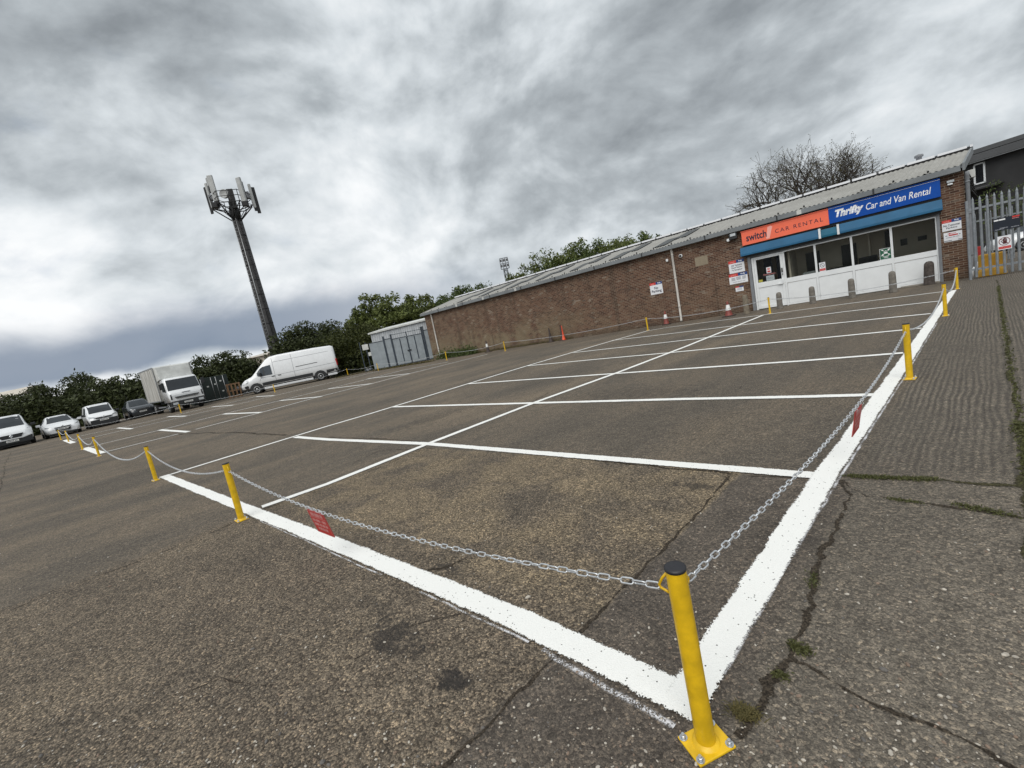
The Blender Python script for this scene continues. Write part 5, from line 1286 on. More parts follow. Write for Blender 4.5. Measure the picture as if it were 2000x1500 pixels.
# ------------------------------------------------------------------ metal shed and its gates
sa, sb = G(844, 702), G(742, 722)
sd_ = (sa - sb); sl = sd_.length; srot = math.atan2(sd_.y, sd_.x)
t = thing('metal_shed', 'pale grey corrugated metal shed at the far end of the brick building', 'shed', (sb.x, sb.y, 0), srot)
nrm = Vector((-sd_.y, sd_.x, 0)).normalized()
def on_plane(u, v, o, d, off=0.0):
    dn = d.normalized(); n = Vector((-dn.y, dn.x, 0)); o2 = o + n * off; r_ = ray(u, v); k = (o2 - CAM).dot(n) / r_.dot(n); X = CAM + r_ * k - o; return X.dot(dn), X.z
(xa, za), (xb, zb_) = on_plane(712, 652, sb, sd_), on_plane(829, 622, sb, sd_)
mb = MB(); n_ = int((xb + .9 - xa) / .19)
for k in range(n_):
    x0 = xa + .15 + (xb + .9 - xa - .15) * k / n_; x1 = xa + .15 + (xb + .9 - xa - .15) * (k + 1) / n_; xm = (x0 + x1) / 2
    zz = lambda x: za + (zb_ - za) * (x - xa) / (xb - xa) - .06
    mb.quad((x0, .9, 0), (xm, .86, 0), (xm, .86, zz(xm)), (x0, .9, zz(x0))); mb.quad((xm, .86, 0), (x1, .9, 0), (x1, .9, zz(x1)), (xm, .86, zz(xm)))
mb.quad((xa + .15, .9, 0), (xa + .15, .9, za - .06), (xa + .15, 6, za - .06), (xa + .15, 6, 0))
mb.build('wall', shed_clad, t)
mb = MB(); mb.rings([[(xa, .74, za - .10), (xa, .74, za + .02), (xa, 6.2, za + .5), (xa, 6.2, za + .4)], [(xb + 1, .74, zb_ - .10), (xb + 1, .74, zb_ + .02), (xb + 1, 6.2, zb_ + .5), (xb + 1, 6.2, zb_ + .4)]], 0, False); mb.build('roof', dirty_white, t)
g = thing('mesh_gate', 'blue-grey mesh double gate with dark slate posts before the metal shed', 'gate', (sb.x, sb.y, 0), srot)
posts_px = [(749, 659, 761, 715), (763, 655, 776, 713), (818, 641, 835, 703), (822, 640, 838, 702)]
xs = []
for (u0, v0, u1, v1) in posts_px:
    x1, z1 = on_plane(u1, v1, sb, sd_); x0, z0 = on_plane(u0, v0, sb, sd_); xs.append((x1, z0))
for k, (x, z) in enumerate(xs):
    mb = MB(); w_ = .06 if k != 2 else .04; mb.box(x - w_, x + w_, -.06, .06, 0, z + .05); mb.box(x - w_ - .015, x + w_ + .015, -.075, .075, z + .05, z + .08); mb.build('post', gate_post_m, g)
hg = xs[1][1] - .35
def gpanel(x0, x1, hh, name):
    mb = MB(); mb.box(x0, x1, -.012, .012, .08, hh)
    for k in range(int((x1 - x0) / .10)): mb.box(x0 + .03 + k * .10, x0 + .05 + k * .10, -.022, -.013, .1, hh - .02, 1)
    o = mb.build(name, [shed_gate_m, shed_gate_m], g)
    for rz0 in (hh, .05):
        mb = MB(); mb.box(x0, x1, -.03, .02, rz0, rz0 + .05); mb.build('rail', gate_post_m, o)
    return o
gx0, gx1 = xs[1][0] + .08, xs[2][0] - .06; gm = (gx0 + gx1) / 2
gpanel(xs[0][0] - 1.25, xs[0][0] - .07, hg + .02, 'side_panel'); gpanel(xs[0][0] + .07, xs[1][0] - .07, hg + .1, 'side_panel')
for a, c in ((gx0, gm - .02), (gm + .02, gx1)):
    o = gpanel(a, c, hg, 'gate_leaf'); mb = MB(); m2 = (a + c) / 2; mb.box(m2 - .035, m2 + .035, -.05, -.022, .3, hg - .05); mb.box((a if a > gm else c) - .03, (a if a > gm else c) + .03, -.05, -.022, .08, hg); mb.build('stile', gate_post_m, o)
mb = MB(); mb.box(gx0, gx1, -.02, .02, hg + .35, hg + .39); mb.box(gm - .04, gm + .04, -.03, .03, hg + .05, hg + .42); mb.build('top_rail', gate_post_m, g)
mb = MB(); mb.box(gm - .16, gm - .06, -.07, -.022, 1.05, 1.15); mb.box(gm + .06, gm + .16, -.07, -.022, 1.05, 1.15); mb.build('latch', dark_trim, g)
gpanel(xs[3][0] + .07, xs[3][0] + .85, hg + .2, 'side_panel')
# rubbish bags and notices at the shed's left corner
for k, (u, v, sz, lb) in enumerate([(748, 716, .26, 'white litter bag lying beside the chain before the shed'), (721, 725, .2, 'grey litter bag lying under the dark bush')]):
    p = G(u, v); bm = bmesh.new(); bmesh.ops.create_icosphere(bm, subdivisions=3, radius=sz)
    for vv in bm.verts: vv.co = Vector((vv.co.x * 1.5, vv.co.y, max(0, vv.co.z * .7 + sz * .45))) * (1 + .25 * math.sin(vv.co.x * 31 + vv.co.z * 23 + vv.co.y * 17))
    me = bpy.data.meshes.new('litter_bag'); bm.to_mesh(me); bm.free(); me.materials.append(dirty_white if k == 0 else grey_pipe)
    o = bpy.data.objects.new('litter_bag', me); COL.objects.link(o); o.location = (p.x, p.y, 0); tag(o, lb, 'litter bag')
nx, nz = on_plane(717, 678, sb, sd_, .6)
t = thing('notice_board', 'weathered white notice boards on the left corner of the shed', 'notice', sb + sd_.normalized() * nx + nrm * .6, srot)
for (x, z, w_, h) in [(-.15, nz - .2, .5, .45), (.15, nz - .75, .35, .3)]:
    mb = MB(); mb.box(x - w_ / 2, x + w_ / 2, -.02, .02, z, z + h); mb.build('panel', dirty_white, t)
mb = MB(); mb.box(-.15, -.08, .02, .08, 0, nz + .4); mb.box(-.62, -.55, .02, .08, 0, nz + .5); mb.build('post', gate_post_m, t)

# ------------------------------------------------------------------ telecom mast
p = DP(541, 690, 46); top = DP(465, 420, 46)
mh = 17.6; mp = Vector((p.x, p.y, 0))
t = thing('telecom_mast', 'tall dark telecom mast with a crown of grey antenna panels', 'mast', mp, rad(20))
t.rotation_mode = 'XYZ'; _vd = Vector((mp.x, mp.y, 0)).normalized(); t.matrix_world = Matrix.Translation(mp) @ Matrix.Rotation(rad(-1.3), 4, _vd) @ Matrix.Rotation(rad(20), 4, 'Z')
mb = MB(); prof = [(.62, 0), (.60, 3), (.50, mh * .55), (.40, mh - .6), (.42, mh - .4)]; mb.lathe(prof, 8); mb.build('pole', mast_m, t)
mb = MB()
for k in range(11): z = 2 + (mh - 2.5) * k / 10; r_ = .62 - .22 * z / mh; mb.lathe([(r_ + .03, z), (r_ + .03, z + .09)], 8)
mb.build('flange', mast_dark, t)
for sy in (-1, 1):
    mb = MB(); a0 = -.5 * PI - .42 if sy < 0 else -.5 * PI + .75
    for dx in (-.16, .16):
        mb.tube([(.68 * math.cos(a0) + dx, .68 * math.sin(a0), .5), (.46 * math.cos(a0) + dx, .46 * math.sin(a0), mh - .3)], .035, 5)
    for k in range(46):
        z = 1 + (mh - 1.6) * k / 45; f_ = (z - .5) / mh; rr = .68 - .22 * f_; mb.tube([(rr * math.cos(a0) - .16, rr * math.sin(a0), z), (rr * math.cos(a0) + .16, rr * math.sin(a0), z)], .016, 4)
    mb.build('ladder' if sy < 0 else 'cable_run', mast_dark if sy > 0 else alloy, t)
mb = MB()   # headframe
R1 = 1.8
for k in range(6):
    a = PI / 3 * k; c, s_ = math.cos(a), math.sin(a); a2 = PI / 3 * (k + 1)
    mb.tube([(.35 * c, .35 * s_, mh - .5), (R1 * .95 * c, R1 * .95 * s_, mh + .75)], .06, 5)
    mb.tube([(.35 * c, .35 * s_, mh + .5), (R1 * c, R1 * s_, mh + .9)], .05, 5)
    for zz in (mh + .9, mh + 1.5, mh + 2.0): mb.tube([(R1 * c, R1 * s_, zz), (R1 * math.cos(a2), R1 * math.sin(a2), zz)], .035, 5)
    mb.tube([(R1 * c, R1 * s_, mh + .8), (R1 * c, R1 * s_, mh + 2.05)], .035, 5)
    am = a + PI / 6; rm = R1 * .87; mb.tube([(rm * math.cos(am), rm * math.sin(am), mh + .9), (rm * math.cos(am), rm * math.sin(am), mh + 2.0)], .025, 5)
mb.lathe([(.44, mh - .4), (.5, mh + .2), (.42, mh + .9)], 8)
for k in range(14):
    a = k * .9; mb.tube([(.4 * math.cos(a), .4 * math.sin(a), mh - .2), (.9 * math.cos(a + .3), .9 * math.sin(a + .3), mh + .5), (1.6 * math.cos(a + .5), 1.6 * math.sin(a + .5), mh + .95)], .035, 4)
mb.tube([(0, 0, mh), (0, 0, mh + 2.6)], .22, 7)
mb.build('headframe', mast_dark, t)
cr_dir = Vector((RT.x, RT.y, 0)).normalized(); rz_ = rad(20)
def mloc(x, y): # offsets across the view (x) and away (y), into the mast frame
    v_ = cr_dir * x + Vector((-cr_dir.y, cr_dir.x, 0)) * y; v_.rotate(Matrix.Rotation(-rz_, 3, 'Z')); return v_.x, v_.y
def ant(x, y, z0, z1, w_, d_, yaw):
    cx, cy = mloc(x, y); M = Matrix.Translation((cx, cy, 0)) @ Matrix.Rotation(math.atan2(cr_dir.y, cr_dir.x) - rz_ + yaw, 4, 'Z')
    mb = MB(); mb.box(-w_ / 2, w_ / 2, -d_ / 2, d_ / 2, mh + z0, mh + z1, 0, M); o = mb.build('antenna_panel', antenna_m, t, .05)
    mb = MB(); mb.box(-.05, .05, d_ / 2, d_ / 2 + .3, mh + z0 - .5, mh + z1 - .3, 0, M); mb.box(-w_ / 2 + .04, w_ / 2 - .04, -d_ / 2 + .04, d_ / 2, mh + z0 - .25, mh + z0, 0, M)
    mb.build('mounting_pole', mast_dark, o)
ant(-1.95, -.1, 1.2, 3.6, .20, .28, rad(70)); ant(-.75, -1.2, 1.3, 3.75, .50, .24, rad(10)); ant(-1.3, -.6, 3.0, 3.8, .4, .3, rad(50))
ant(1.75, -.9, .8, 3.1, .48, .24, rad(-12)); ant(2.1, .1, .35, 2.7, .30, .24, rad(-50))
for (x, y, z, w_, h) in [(-1.75, .1, 2.7, .55, .5), (-1.6, -.4, 1.8, .5, .5), (-1.8, .3, 1.2, .45, .45), (1.5, .5, 1.5, .35, .7), (.95, .9, 1.5, .4, .5), (-.6, 1.0, 1.2, .5, .6), (-1.0, -1.3, .7, .5, .5), (1.8, -1.1, .3, .5, .45)]:
    cx, cy = mloc(x, y); mb = MB(); mb.box(cx - w_ / 2, cx + w_ / 2, cy - .18, cy + .18, mh + z, mh + z + h); mb.build('radio_unit', mast_dark if z < 1.4 else grey_pipe, t, .03)
cx, cy = mloc(.1, -1.2); fdv = Vector((-cr_dir.y, cr_dir.x, 0)); fdv.rotate(Matrix.Rotation(-rz_, 3, 'Z'))
mb = MB(); ax_ = fdv; sx_ = Vector((ax_.y, -ax_.x, 0)); cc = Vector((cx, cy, mh + 1.85))
rs = []
for (rr, off) in ((.10, .1), (.38, 0.02), (.42, 0), (.40, .28), (.26, .34)):
    rs.append([cc + ax_ * off + (sx_ * math.cos(2 * PI * k / 16) + Vector((0, 0, 1)) * math.sin(2 * PI * k / 16)) * rr for k in range(16)])
mb.rings(rs); mb.build('dish', antenna_m, t)
mb = MB(); c2 = cc + sx_ * .62 + ax_ * .3; mb.box(c2.x - .17, c2.x + .17, c2.y - .17, c2.y + .17, mh + .4, mh + 2.2); mb.build('mounting_post', mast_dark, t)

# ------------------------------------------------------------------ planting along the left and behind
hg_ = 'dark hedge bushes along the left boundary'
hb = [(8, 774, 41, 105, 'dark ivy hedge behind the cut-off van at the left edge', 2600), (66, 758, 41, 115, 'dark ivy hedge between the cut-off van and the white hatchback', 2800),
      (128, 750, 41.5, 105, 'dark ivy hedge straight behind the white hatchback', 2600), (190, 743, 41, 115, 'dark ivy hedge behind the small white van, left part', 2800),
      (243, 733, 41.5, 105, 'dark ivy hedge behind the dark car', 2800), (292, 730, 43, 80, 'dark ivy hedge half hidden by the truck box', 1600),
      (398, 694, 44, 60, 'dark leafy bush rising beside the truck roof', 2200), (446, 686, 44.5, 90, 'dark rounded bush above the green container', 3600),
      (556, 648, 44, 70, 'dark bush at the foot of the mast', 2600), (590, 628, 44.5, 90, 'dark bush with loose sprays above the big van', 4600), (638, 628, 44, 95, 'dark bush above the rear half of the big van', 4800), (478, 706, 46, 60, 'low dark bush between the container bush and the big van', 2200)]
for k, (u, v, dep, wp, lb, n_) in enumerate(hb): shrub(u, v, dep, wp, lb, int(n_ * 1.9), leaf_hedge, hg_, .155, seed=20 + k, depth_r=1.6)
shrub(684, 636, 41.5, 125, 'large dark bush between the big van and the metal shed, olive at its top', 11000, leafmat('leaf_olive', (.016, .022, .006), (.075, .085, .022)), None, .13, 'large_bush', seed=41, depth_r=2.6)
shrub(716, 672, 40.5, 74, 'low dark bush spilling in front of the shed corner', 4400, leaf_hedge, None, .12, 'low_bush', seed=44, depth_r=1.2)
tree(142, 727, 43, 85, 'small loose tree rising out of the hedge behind the white hatchback', 1700, leaf_hedge, None, .15, 51, 'hedge_tree', .35, 26, .2, .3)
shrub(335, 714, 45, 100, 'thin twiggy shrub showing above the truck box', 900, leaf_mid, None, .12, 'twiggy_shrub', seed=53, depth_r=1.0)
tg = 'trees beyond the metal shed'
tree(742, 573, 58, 165, 'broad light green tree left of the shed roof', 14000, leaf_green, tg, .23, 61, base_frac=.05, clumps=150, spread=.10)
tree(805, 579, 56, 140, 'bright olive tree straight above the metal shed', 13000, leaf_green, tg, .22, 62, base_frac=.05, clumps=130, spread=.11)
tree(862, 574, 60, 125, 'green tree above the far end of the brick roof', 9500, leaf_mid, tg, .22, 63, base_frac=.1, clumps=90)
tree(915, 547, 64, 120, 'sparser tree with bare twigs left of the lattice floodlight', 7000, leaf_mid, tg, .2, 64, base_frac=.2, clumps=70, spread=.14)
tree(962, 570, 64, 70, 'low sparse tree under the lattice floodlight', 1900, leaf_mid, tg, .18, 65, base_frac=.2, clumps=36)
tb = 'trees behind the brick roof'
tree(1008, 514, 52, 60, 'small bright tree behind the roof between the two floodlight towers', 2600, leaf_green, tb, .17, 66, base_frac=.3, clumps=34, spread=.18)
tree(1060, 500, 55, 120, 'pale green bush behind the roof right of the smaller floodlight', 5000, leaf_mid, tb, .18, 67, base_frac=.1, clumps=70)
tree(1096, 470, 52, 200, 'wide green tree behind the middle of the brick roof', 12000, leaf_green, tb, .18, 68, base_frac=.1, clumps=170, spread=.10)
tree(1150, 464, 51, 200, 'mid green tree behind the roof between two brighter trees', 11000, leaf_mid, tb, .18, 72, base_frac=.1, clumps=160, spread=.10)
tree(1202, 457, 50, 190, 'green tree behind the roof left of the gap in the trees', 11000, leaf_green, tb, .18, 69, base_frac=.1, clumps=160, spread=.10)
tree(1256, 446, 42, 82, 'small spiky green tree behind the roof above the No Parking sign', 4200, leaf_mid, tb, .15, 70, base_frac=.3, clumps=60, spread=.15)

def bare_tree():
    rng = random.Random(8); dep = 34
    b0 = DP(1560, 400, dep)
    t = thing('bare_tree', 'big spreading tree almost without leaves behind the shop roof', 'tree', (b0.x, b0.y, 0))
    cx = cr_dir; cy = Vector((-cx.y, cx.x, 0)); ppm = F_PX / dep
    ztop = DP(1590, 266, dep).z
    zb0 = b0.z - .5; mt = MB(); tips = []
    def dome(p):
        a_ = p.dot(cx); d_ = p.dot(cy); return ((a_ - .4) / 5.9) ** 2 + (max(0, p.z - zb0) / 5.2) ** 2 + (d_ / 4.6) ** 2 < rng.uniform(.72, 1.0)
    def limb(off, h0, dx, dz, L, r_, seed):
        rng.seed(seed); d = (Vector((0, 0, dz)) + cx * dx + cy * rng.uniform(-.45, .45)).normalized()
        branch(mt, cx * off + Vector((0, 0, h0)), d, L, r_, 1, rng, tips, .02, .16, 6, (3, 3), 6, .72, (.70, .88), dome)
    trunks = [(-1.2, .24, -.5), (.5, .26, .1), (2.2, .22, .3)]
    for (o, r_, ln) in trunks: mt.tube([tuple(cx * o), tuple(cx * (o + ln * .4) + Vector((0, 0, 3.2))), tuple(cx * (o + ln) + Vector((0, 0, 5.2)))], r_, 8, 0, False, r_ * .7)
    k = 0
    for (o, r_, ln), fan in zip(trunks, ((-82, -70, -58, -46, -34, -22, -10, 6), (-36, -24, -12, 0, 12, 24, 36), (-28, -16, -4, 8, 20, 32, 46, 60, 74))):
        for a in fan:
            L = 2.3
            limb(o + ln * .8, rng.uniform(3.7, 5.0) - abs(a) * .012, math.sin(rad(a)), math.cos(rad(a)), L, .11, 300 + k); k += 1
    mt.build('trunk', bark, t)
    ml = MB(); rng.seed(5)
    for q in tips:
        for _ in range(rng.choice((2, 2, 3, 3))): leaf(ml, q + Vector((rng.gauss(0, .05), rng.gauss(0, .05), rng.gauss(0, .05))), .045, rng)
    for (o, h, n_) in ((.4, 5.0, 240), (-3.6, 4.7, 360), (2.2, 4.6, 120)):
        for _ in range(n_): leaf(ml, cx * (o + rng.gauss(0, .3)) + Vector((rng.gauss(0, .3), rng.gauss(0, .3), h + rng.gauss(0, .45))), .08, rng)
    ml.build('leaves', leaf_bud, t)
    print('bare tree', len(tips), ztop, max(q.z for q in tips), min(q.dot(cx) for q in tips), max(q.dot(cx) for q in tips))
bare_tree()

# floodlight towers far behind
def light_tower(u, vt, dep, label, s_=1.0):
    tp = DP(u, vt, dep); t = thing('floodlight_tower', label, 'light tower', (tp.x, tp.y, 0), 0, 'floodlight towers behind the roof'); h = tp.z
    mb = MB(); w_ = .40 * s_; z0 = 0; n_ = 14
    for k in range(n_):
        za, zb2 = h * .86 * k / n_, h * .86 * (k + 1) / n_
        for i in range(4):
            a = PI / 2 * i + .4; a2 = a + PI / 2; c1 = (w_ * math.cos(a), w_ * math.sin(a)); c2 = (w_ * math.cos(a2), w_ * math.sin(a2))
            mb.tube([(*c1, za), (*c1, zb2)], .07 * s_, 4, cap=False); mb.tube([(*c1, za), (*c2, zb2)], .045 * s_, 4, cap=False)
    mb.build('lattice_mast', galv_fence, t)
    mb = MB(); W_ = .72 * s_
    for z in (h * .86, h * .93, h): mb.tube([tuple(cr_dir * -W_ + Vector((0, 0, z))), tuple(cr_dir * W_ + Vector((0, 0, z)))], .07 * s_, 4)
    for x in (-W_, -W_ * .33, W_ * .33, W_): mb.tube([tuple(cr_dir * x + Vector((0, 0, h * .86))), tuple(cr_dir * x + Vector((0, 0, h)))], .06 * s_, 4)
    fr = mb.build('head_frame', grey_pipe, t)
    for x in (-.75, 0, .75):
        for z in (h * .9, h * .97):
            c = cr_dir * x * W_ + Vector((0, 0, z)); mb = MB(); mb.box(c.x - .17 * s_, c.x + .17 * s_, c.y - .15, c.y + .15, c.z - .2 * s_, c.z + .2 * s_); mb.build('lamp', grey_clad, fr)
light_tower(983, 504, 88, 'taller lattice floodlight tower standing behind the far trees', 1.15)
light_tower(1041, 516, 92, 'smaller lattice floodlight tower beside the pale green bush', .8)

# far roofs
def far_building(u0, v0, u1, v1, dep, h, label, wall, roofm, depth=18):
    a, b_ = DP(u0, v0, dep), DP(u1, v1, dep * .96); d = Vector((b_.x - a.x, b_.y - a.y, 0)); L = d.length; zt = max(a.z, b_.z)
    t = thing('far_warehouse', label, 'building', (a.x, a.y, 0), math.atan2(d.y, d.x))
    mb = MB(); mb.box(0, L, 0, depth, 0, zt - .6); mb.build('wall', wall, t)
    mb = MB(); mb.rings([[(-.3, -.4, zt - .6), (-.3, depth * .5, zt + .5), (-.3, depth + .4, zt - .6)], [(L + .3, -.4, zt - .6), (L + .3, depth * .5, zt + .5), (L + .3, depth + .4, zt - .6)]], 0, False); mb.build('roof', roofm, t)
    mb = MB()
    for k in range(int(L / .9)): mb.box(k * .9, k * .9 + .12, -.05, 0, .2, zt - .7)
    mb.build('cladding_rib', roofm, t)
far_building(-160, 808, 40, 762, 75, 6, 'pale low building roof just showing over the hedge at left edge', dirty_white, far_roof, 4)
far_building(466, 697, 560, 676, 66, 6, 'cream ribbed warehouse between the dark bush and the mast foot', ware_clad, far_roof)

# ------------------------------------------------------------------ right side: palisade gate, yard beyond, grey building
fa, fb = G(1896, 547), G(1992, 532); fdv_ = fb - fa; frot = math.atan2(fdv_.y, fdv_.x)
t = thing('palisade_gate', 'galvanised steel palisade gate with spiked pales right of the brick pier', 'gate', (fa.x, fa.y, 0), frot)
top_z = on_plane(1925, 379.5, fa, fdv_)[1]; rail_z = on_plane(1925, 403, fa, fdv_)[1]
xpale = [on_plane(u, v, fa, fdv_)[0] for u, v in [(1907, 540), (1922, 533), (1934.5, 532), (1949, 531), (1963.6, 527), (1977.5, 526), (1991.5, 524)]]
step = (xpale[-1] - xpale[0]) / 6
def pale(x, h, par, w_=.065, mat=galv_fence):
    mb = MB(); a = w_ / 2
    prof = [(-a, 0), (-a * .4, -.018), (a * .4, -.018), (a, 0)]
    rows = [(0.06, 1), (h - .20, 1), (h - .12, .75), (h - .10, .95), (h, .08)]
    mb.rings([[(x + px_ * k, y * k - .03, z) for px_, y in prof] for z, k in rows], 0, False, False, False)
    mb.rings([[(x + px_ * k, y * k - .026, z) for px_, y in prof][::-1] for z, k in rows], 0, False, False, False)
    mb.build('pale', mat, par)
for k in range(16): pale(xpale[0] + step * k, top_z, t)
for rz0 in (rail_z - .03, .28):
    mb = MB(); mb.box(-.02, xpale[0] + step * 16, -.026, .02, rz0, rz0 + .06); mb.build('rail', galv_fence, t)
mb = MB(); mb.box(-.03, .03, -.04, .04, 0, top_z - .08); mb.build('post', galv_fence, t, .006)
t = thing('palisade_fence', 'thinner steel palisade fence standing farther back in the yard beyond', 'fence', G(1893, 521), frot)
for k in range(26): pale(.1 + k * .16, 2.3, t, .05)
mb = MB(); mb.box(.0, 4.3, -.02, .02, 1.9, 1.96); mb.build('rail', galv_fence, t)
def fboard(name, lb, u0, v0, u1, v1, mat):
    x0, z1 = on_plane(u0, v0, fa, fdv_, -.06); x1, z0 = on_plane(u1, v1, fa, fdv_, -.06)
    n = Vector((-fdv_.y, fdv_.x, 0)).normalized(); o = fa + fdv_.normalized() * ((x0 + x1) / 2) - n * .06
    tt = thing(name, lb, 'sign', (o.x, o.y, z0), frot); mb = MB(); w_ = (x1 - x0) / 2; mb.box(-w_, w_, -.01, 0, 0, z1 - z0); mb.build('board', mat, tt); return tt, w_, z1 - z0, -.013
tt, w_, h, y = fboard('company_board', 'dark navy board with small white text on the palisade gate', 1939, 429, 1993, 442.5, sign_dark)
mb = MB()
barline(tt, -w_ * .95, -.02, h * .80, h * .91, y, white_ink, words=2); panel(tt, w_ * .42, w_ * .96, h * .86, h * .97, y, sign_red, 'red_mark'); barline(tt, w_ * .4, w_ * .92, h * .76, h * .80, y, pale_red, words=2)
barline(tt, -w_ * .9, -.05, h * .06, h * .12, y, grey_ink, words=4); barline(tt, -.15, w_ * .1, h * .14, h * .20, y, grey_ink, words=2); barline(tt, w_ * .3, w_ * .92, h * .09, h * .15, y, grey_ink, words=3)
tt, w_, h, y = fboard('no_entry_sign', 'white prohibition sign with a raised hand in a red ring on the gate', 1947.5, 463, 1976, 484.5, sign_white)
ring(tt, 0, h * .60, w_ * .84, w_ * .11, y, plain('ring_maroon', (.16, .03, .025), .5, 0, 0)); panel(tt, -w_ * .9, w_ * .9, h * .06, h * .24, y, sign_red, 'red_panel')
lettering('No entry', -w_ * .75, w_ * .75, h * .09, h * .20, y - .001, pale_red, tt)
mb = MB(); cz = h * .56; mb.quad((-.035, y - .001, cz - .06), (.04, y - .001, cz - .06), (.055, y - .001, cz + .03), (-.03, y - .001, cz + .03))
for k, (x, l) in enumerate([(-.025, .07), (-.004, .09), (.018, .085), (.04, .06)]): mb.quad((x - .009, y - .001, cz + .03), (x + .009, y - .001, cz + .03), (x + .013, y - .001, cz + .03 + l), (x - .005, y - .001, cz + .03 + l))
mb.quad((-.035, y - .001, cz - .03), (-.035, y - .001, cz), (-.075, y - .001, cz + .045), (-.08, y - .001, cz + .025)); mb.build('hand_symbol', plain('hand_ink', (.07, .012, .014), .5, 0, 0), tt)
# beyond the gate
fn_ = Vector((-fdv_.y, fdv_.x, 0)).normalized(); fx_ = fdv_.normalized()
def beyond(x, y): return fa + fx_ * x + fn_ * y
qa, qb = G(1908, 543), G(1967, 534.5); q = qa; qrot = math.atan2(qb.y - qa.y, qb.x - qa.x); ql = (qb - qa).length; t = thing('yellow_block', 'low ochre painted concrete block behind the palisade gate', 'block', (q.x, q.y, 0), qrot)
mb = MB(); mb.rings([[(0, 0, 0), (ql, 0, 0), (ql, .5, 0), (0, .5, 0)], [(.02, .05, .20), (ql - .06, .05, .20), (ql - .06, .5, .24), (.02, .5, .24)]], 0, False); mb.build('plinth', ochre, t, .03)
mb = MB(); mb.box(0, ql - .04, .5, .95, 0, .68); mb.build('rear_step', ochre, t, .03)
q = G(1913, 500); t = thing('fuel_can', 'red box standing behind the yellow block beyond the gate', 'box', (q.x, q.y, .0), frot)
mb = MB(); mb.box(-.12, .18, -.1, .1, .0, .6); mb.build('case', red_box_m, t, .02); mb = MB(); mb.tube([(-.06, 0, .6), (-.04, 0, .65), (.1, 0, .65), (.12, 0, .6)], .015, 6); mb.build('handle', dark_trim, t)
q = G(1900, 543); t = thing('pipe_stub', 'white and grey pipe stubs beside the brick corner', 'pipes', (q.x, q.y, 0), frot)
mb = MB(); mb.tube([(.02, 0, 0), (.0, 0, .25), (.06, .02, .34)], .035, 8); mb.tube([(.1, .05, 0), (.12, .05, .5)], .03, 8); mb.build('pipe', white_pvc, t)
vd = Vector((.76, .65, 0)); vr = Vector((.65, -.76, 0)); cd_ = (vr * -.86 - vd * .5).normalized(); q = G(1950, 497) - cd_ * 1.9; t = thing('white_car', 'white car parked in the yard behind the palisade gate', 'car', (q.x, q.y, 0), math.atan2(cd_.y, cd_.x))
b_ = Body([(-2.1, .5, .85, 1.02, .80, .82, .62), (-1.9, .34, .9, 1.3, .86, .88, .62), (-.3, .24, .92, 1.50, .89, .91, .58), (.35, .24, .92, 1.44, .89, .91, .58), (1.05, .24, .88, 1.0, .89, .91, .72), (1.9, .24, .70, .84, .85, .87, .68), (2.15, .30, .48, .56, .68, .70, .54)])
mb = MB(); b_.mesh(mb); mb.build('body', white_paint, t); mb = MB(); b_.screen(mb, [.4, .7, 1.0]); mb.build('windscreen', car_glass, t)
for sd in (1, -1):
    mb = MB(); b_.side_patch(mb, ([(.75, 1.10), (.2, 1.34), (-1.2, 1.32)], [(.85, .96), (.2, .96), (-1.4, .97)]), sd, .01); mb.build('side_window', car_glass, t)
    for x in (1.3, -1.3): arch(t, b_, x, .38, sd); wheel(t, x, sd * .82, .31)
    mb = MB(); b_.side_patch(mb, ([(1.9, .36), (-1.9, .36)], [(1.9, .26), (-1.9, .26)]), sd, .012); mb.build('sill_trim', dark_trim, t)
    frontpoly(t, 'headlight', lamp_glass, [(2.0, sd * .45, .62), (1.85, sd * .78, .74), (1.8, sd * .82, .62)][::sd], .05)
# grey building across the yard: fascia, window, dark wall
ga, gb_ = DP(1884, 300, 34), DP(2010, 262, 31)
gd = Vector((gb_.x - ga.x, gb_.y - ga.y, 0)); grot = math.atan2(gd.y, gd.x); zt = ga.z
t = thing('grey_building', 'grey clad building with deep fascia behind the palisade gate', 'building', (ga.x, ga.y, 0), grot)
za_ = on_plane(1886, 323, ga.xy.to_3d(), gd)[1]
mb = MB(); mb.box(-.2, 14, 0, 9, 0, za_ + .1); mb.build('wall', grey_clad2, t)
mb = MB(); mb.box(-.3, 14, -.5, 9, za_, zt - (zt - za_) * .42); mb.box(-.25, 14, -.45, 9, zt - (zt - za_) * .42 + .04, zt); mb.build('fascia', grey_clad, t, .02)
mb = MB(); mb.box(-.3, 14, -.46, -.2, za_ - .05, za_); mb.build('soffit_trim', alloy, t)
x0, z1 = on_plane(1901, 322, ga.xy.to_3d(), gd); x1, z0 = on_plane(1926, 356, ga.xy.to_3d(), gd)
mb = MB(); 
for (a, c, e, f_) in [(x0, x0 + .10, z0, z1), (x1 - .10, x1, z0, z1), (x0, x1, z1 - .1, z1), (x0, x1, z0, z0 + .1)]: mb.box(a, c, -.06, .0, e, f_)
fr = mb.build('window', white_pvc, t); mb = MB(); mb.box(x0 + .1, x1 - .1, -.03, -.004, z0 + .1, z1 - .1); mb.build('pane', window_dark, fr)
mb = MB(); mb.rings([[(x0 - 1.2, -.05, z0 - .3), (x0 + 1.6, -.05, z0 - .3), (x0 + 1.6, -1.6, z0 - .5), (x0 - 1.2, -1.6, z0 - .5)], [(x0 - 1.2, -.05, z0 - .2), (x0 + 1.6, -.05, z0 - .2), (x0 + 1.6, -1.6, z0 - .4), (x0 - 1.2, -1.6, z0 - .4)]], 0, False); mb.build('lean_to_roof', grey_clad2, t)
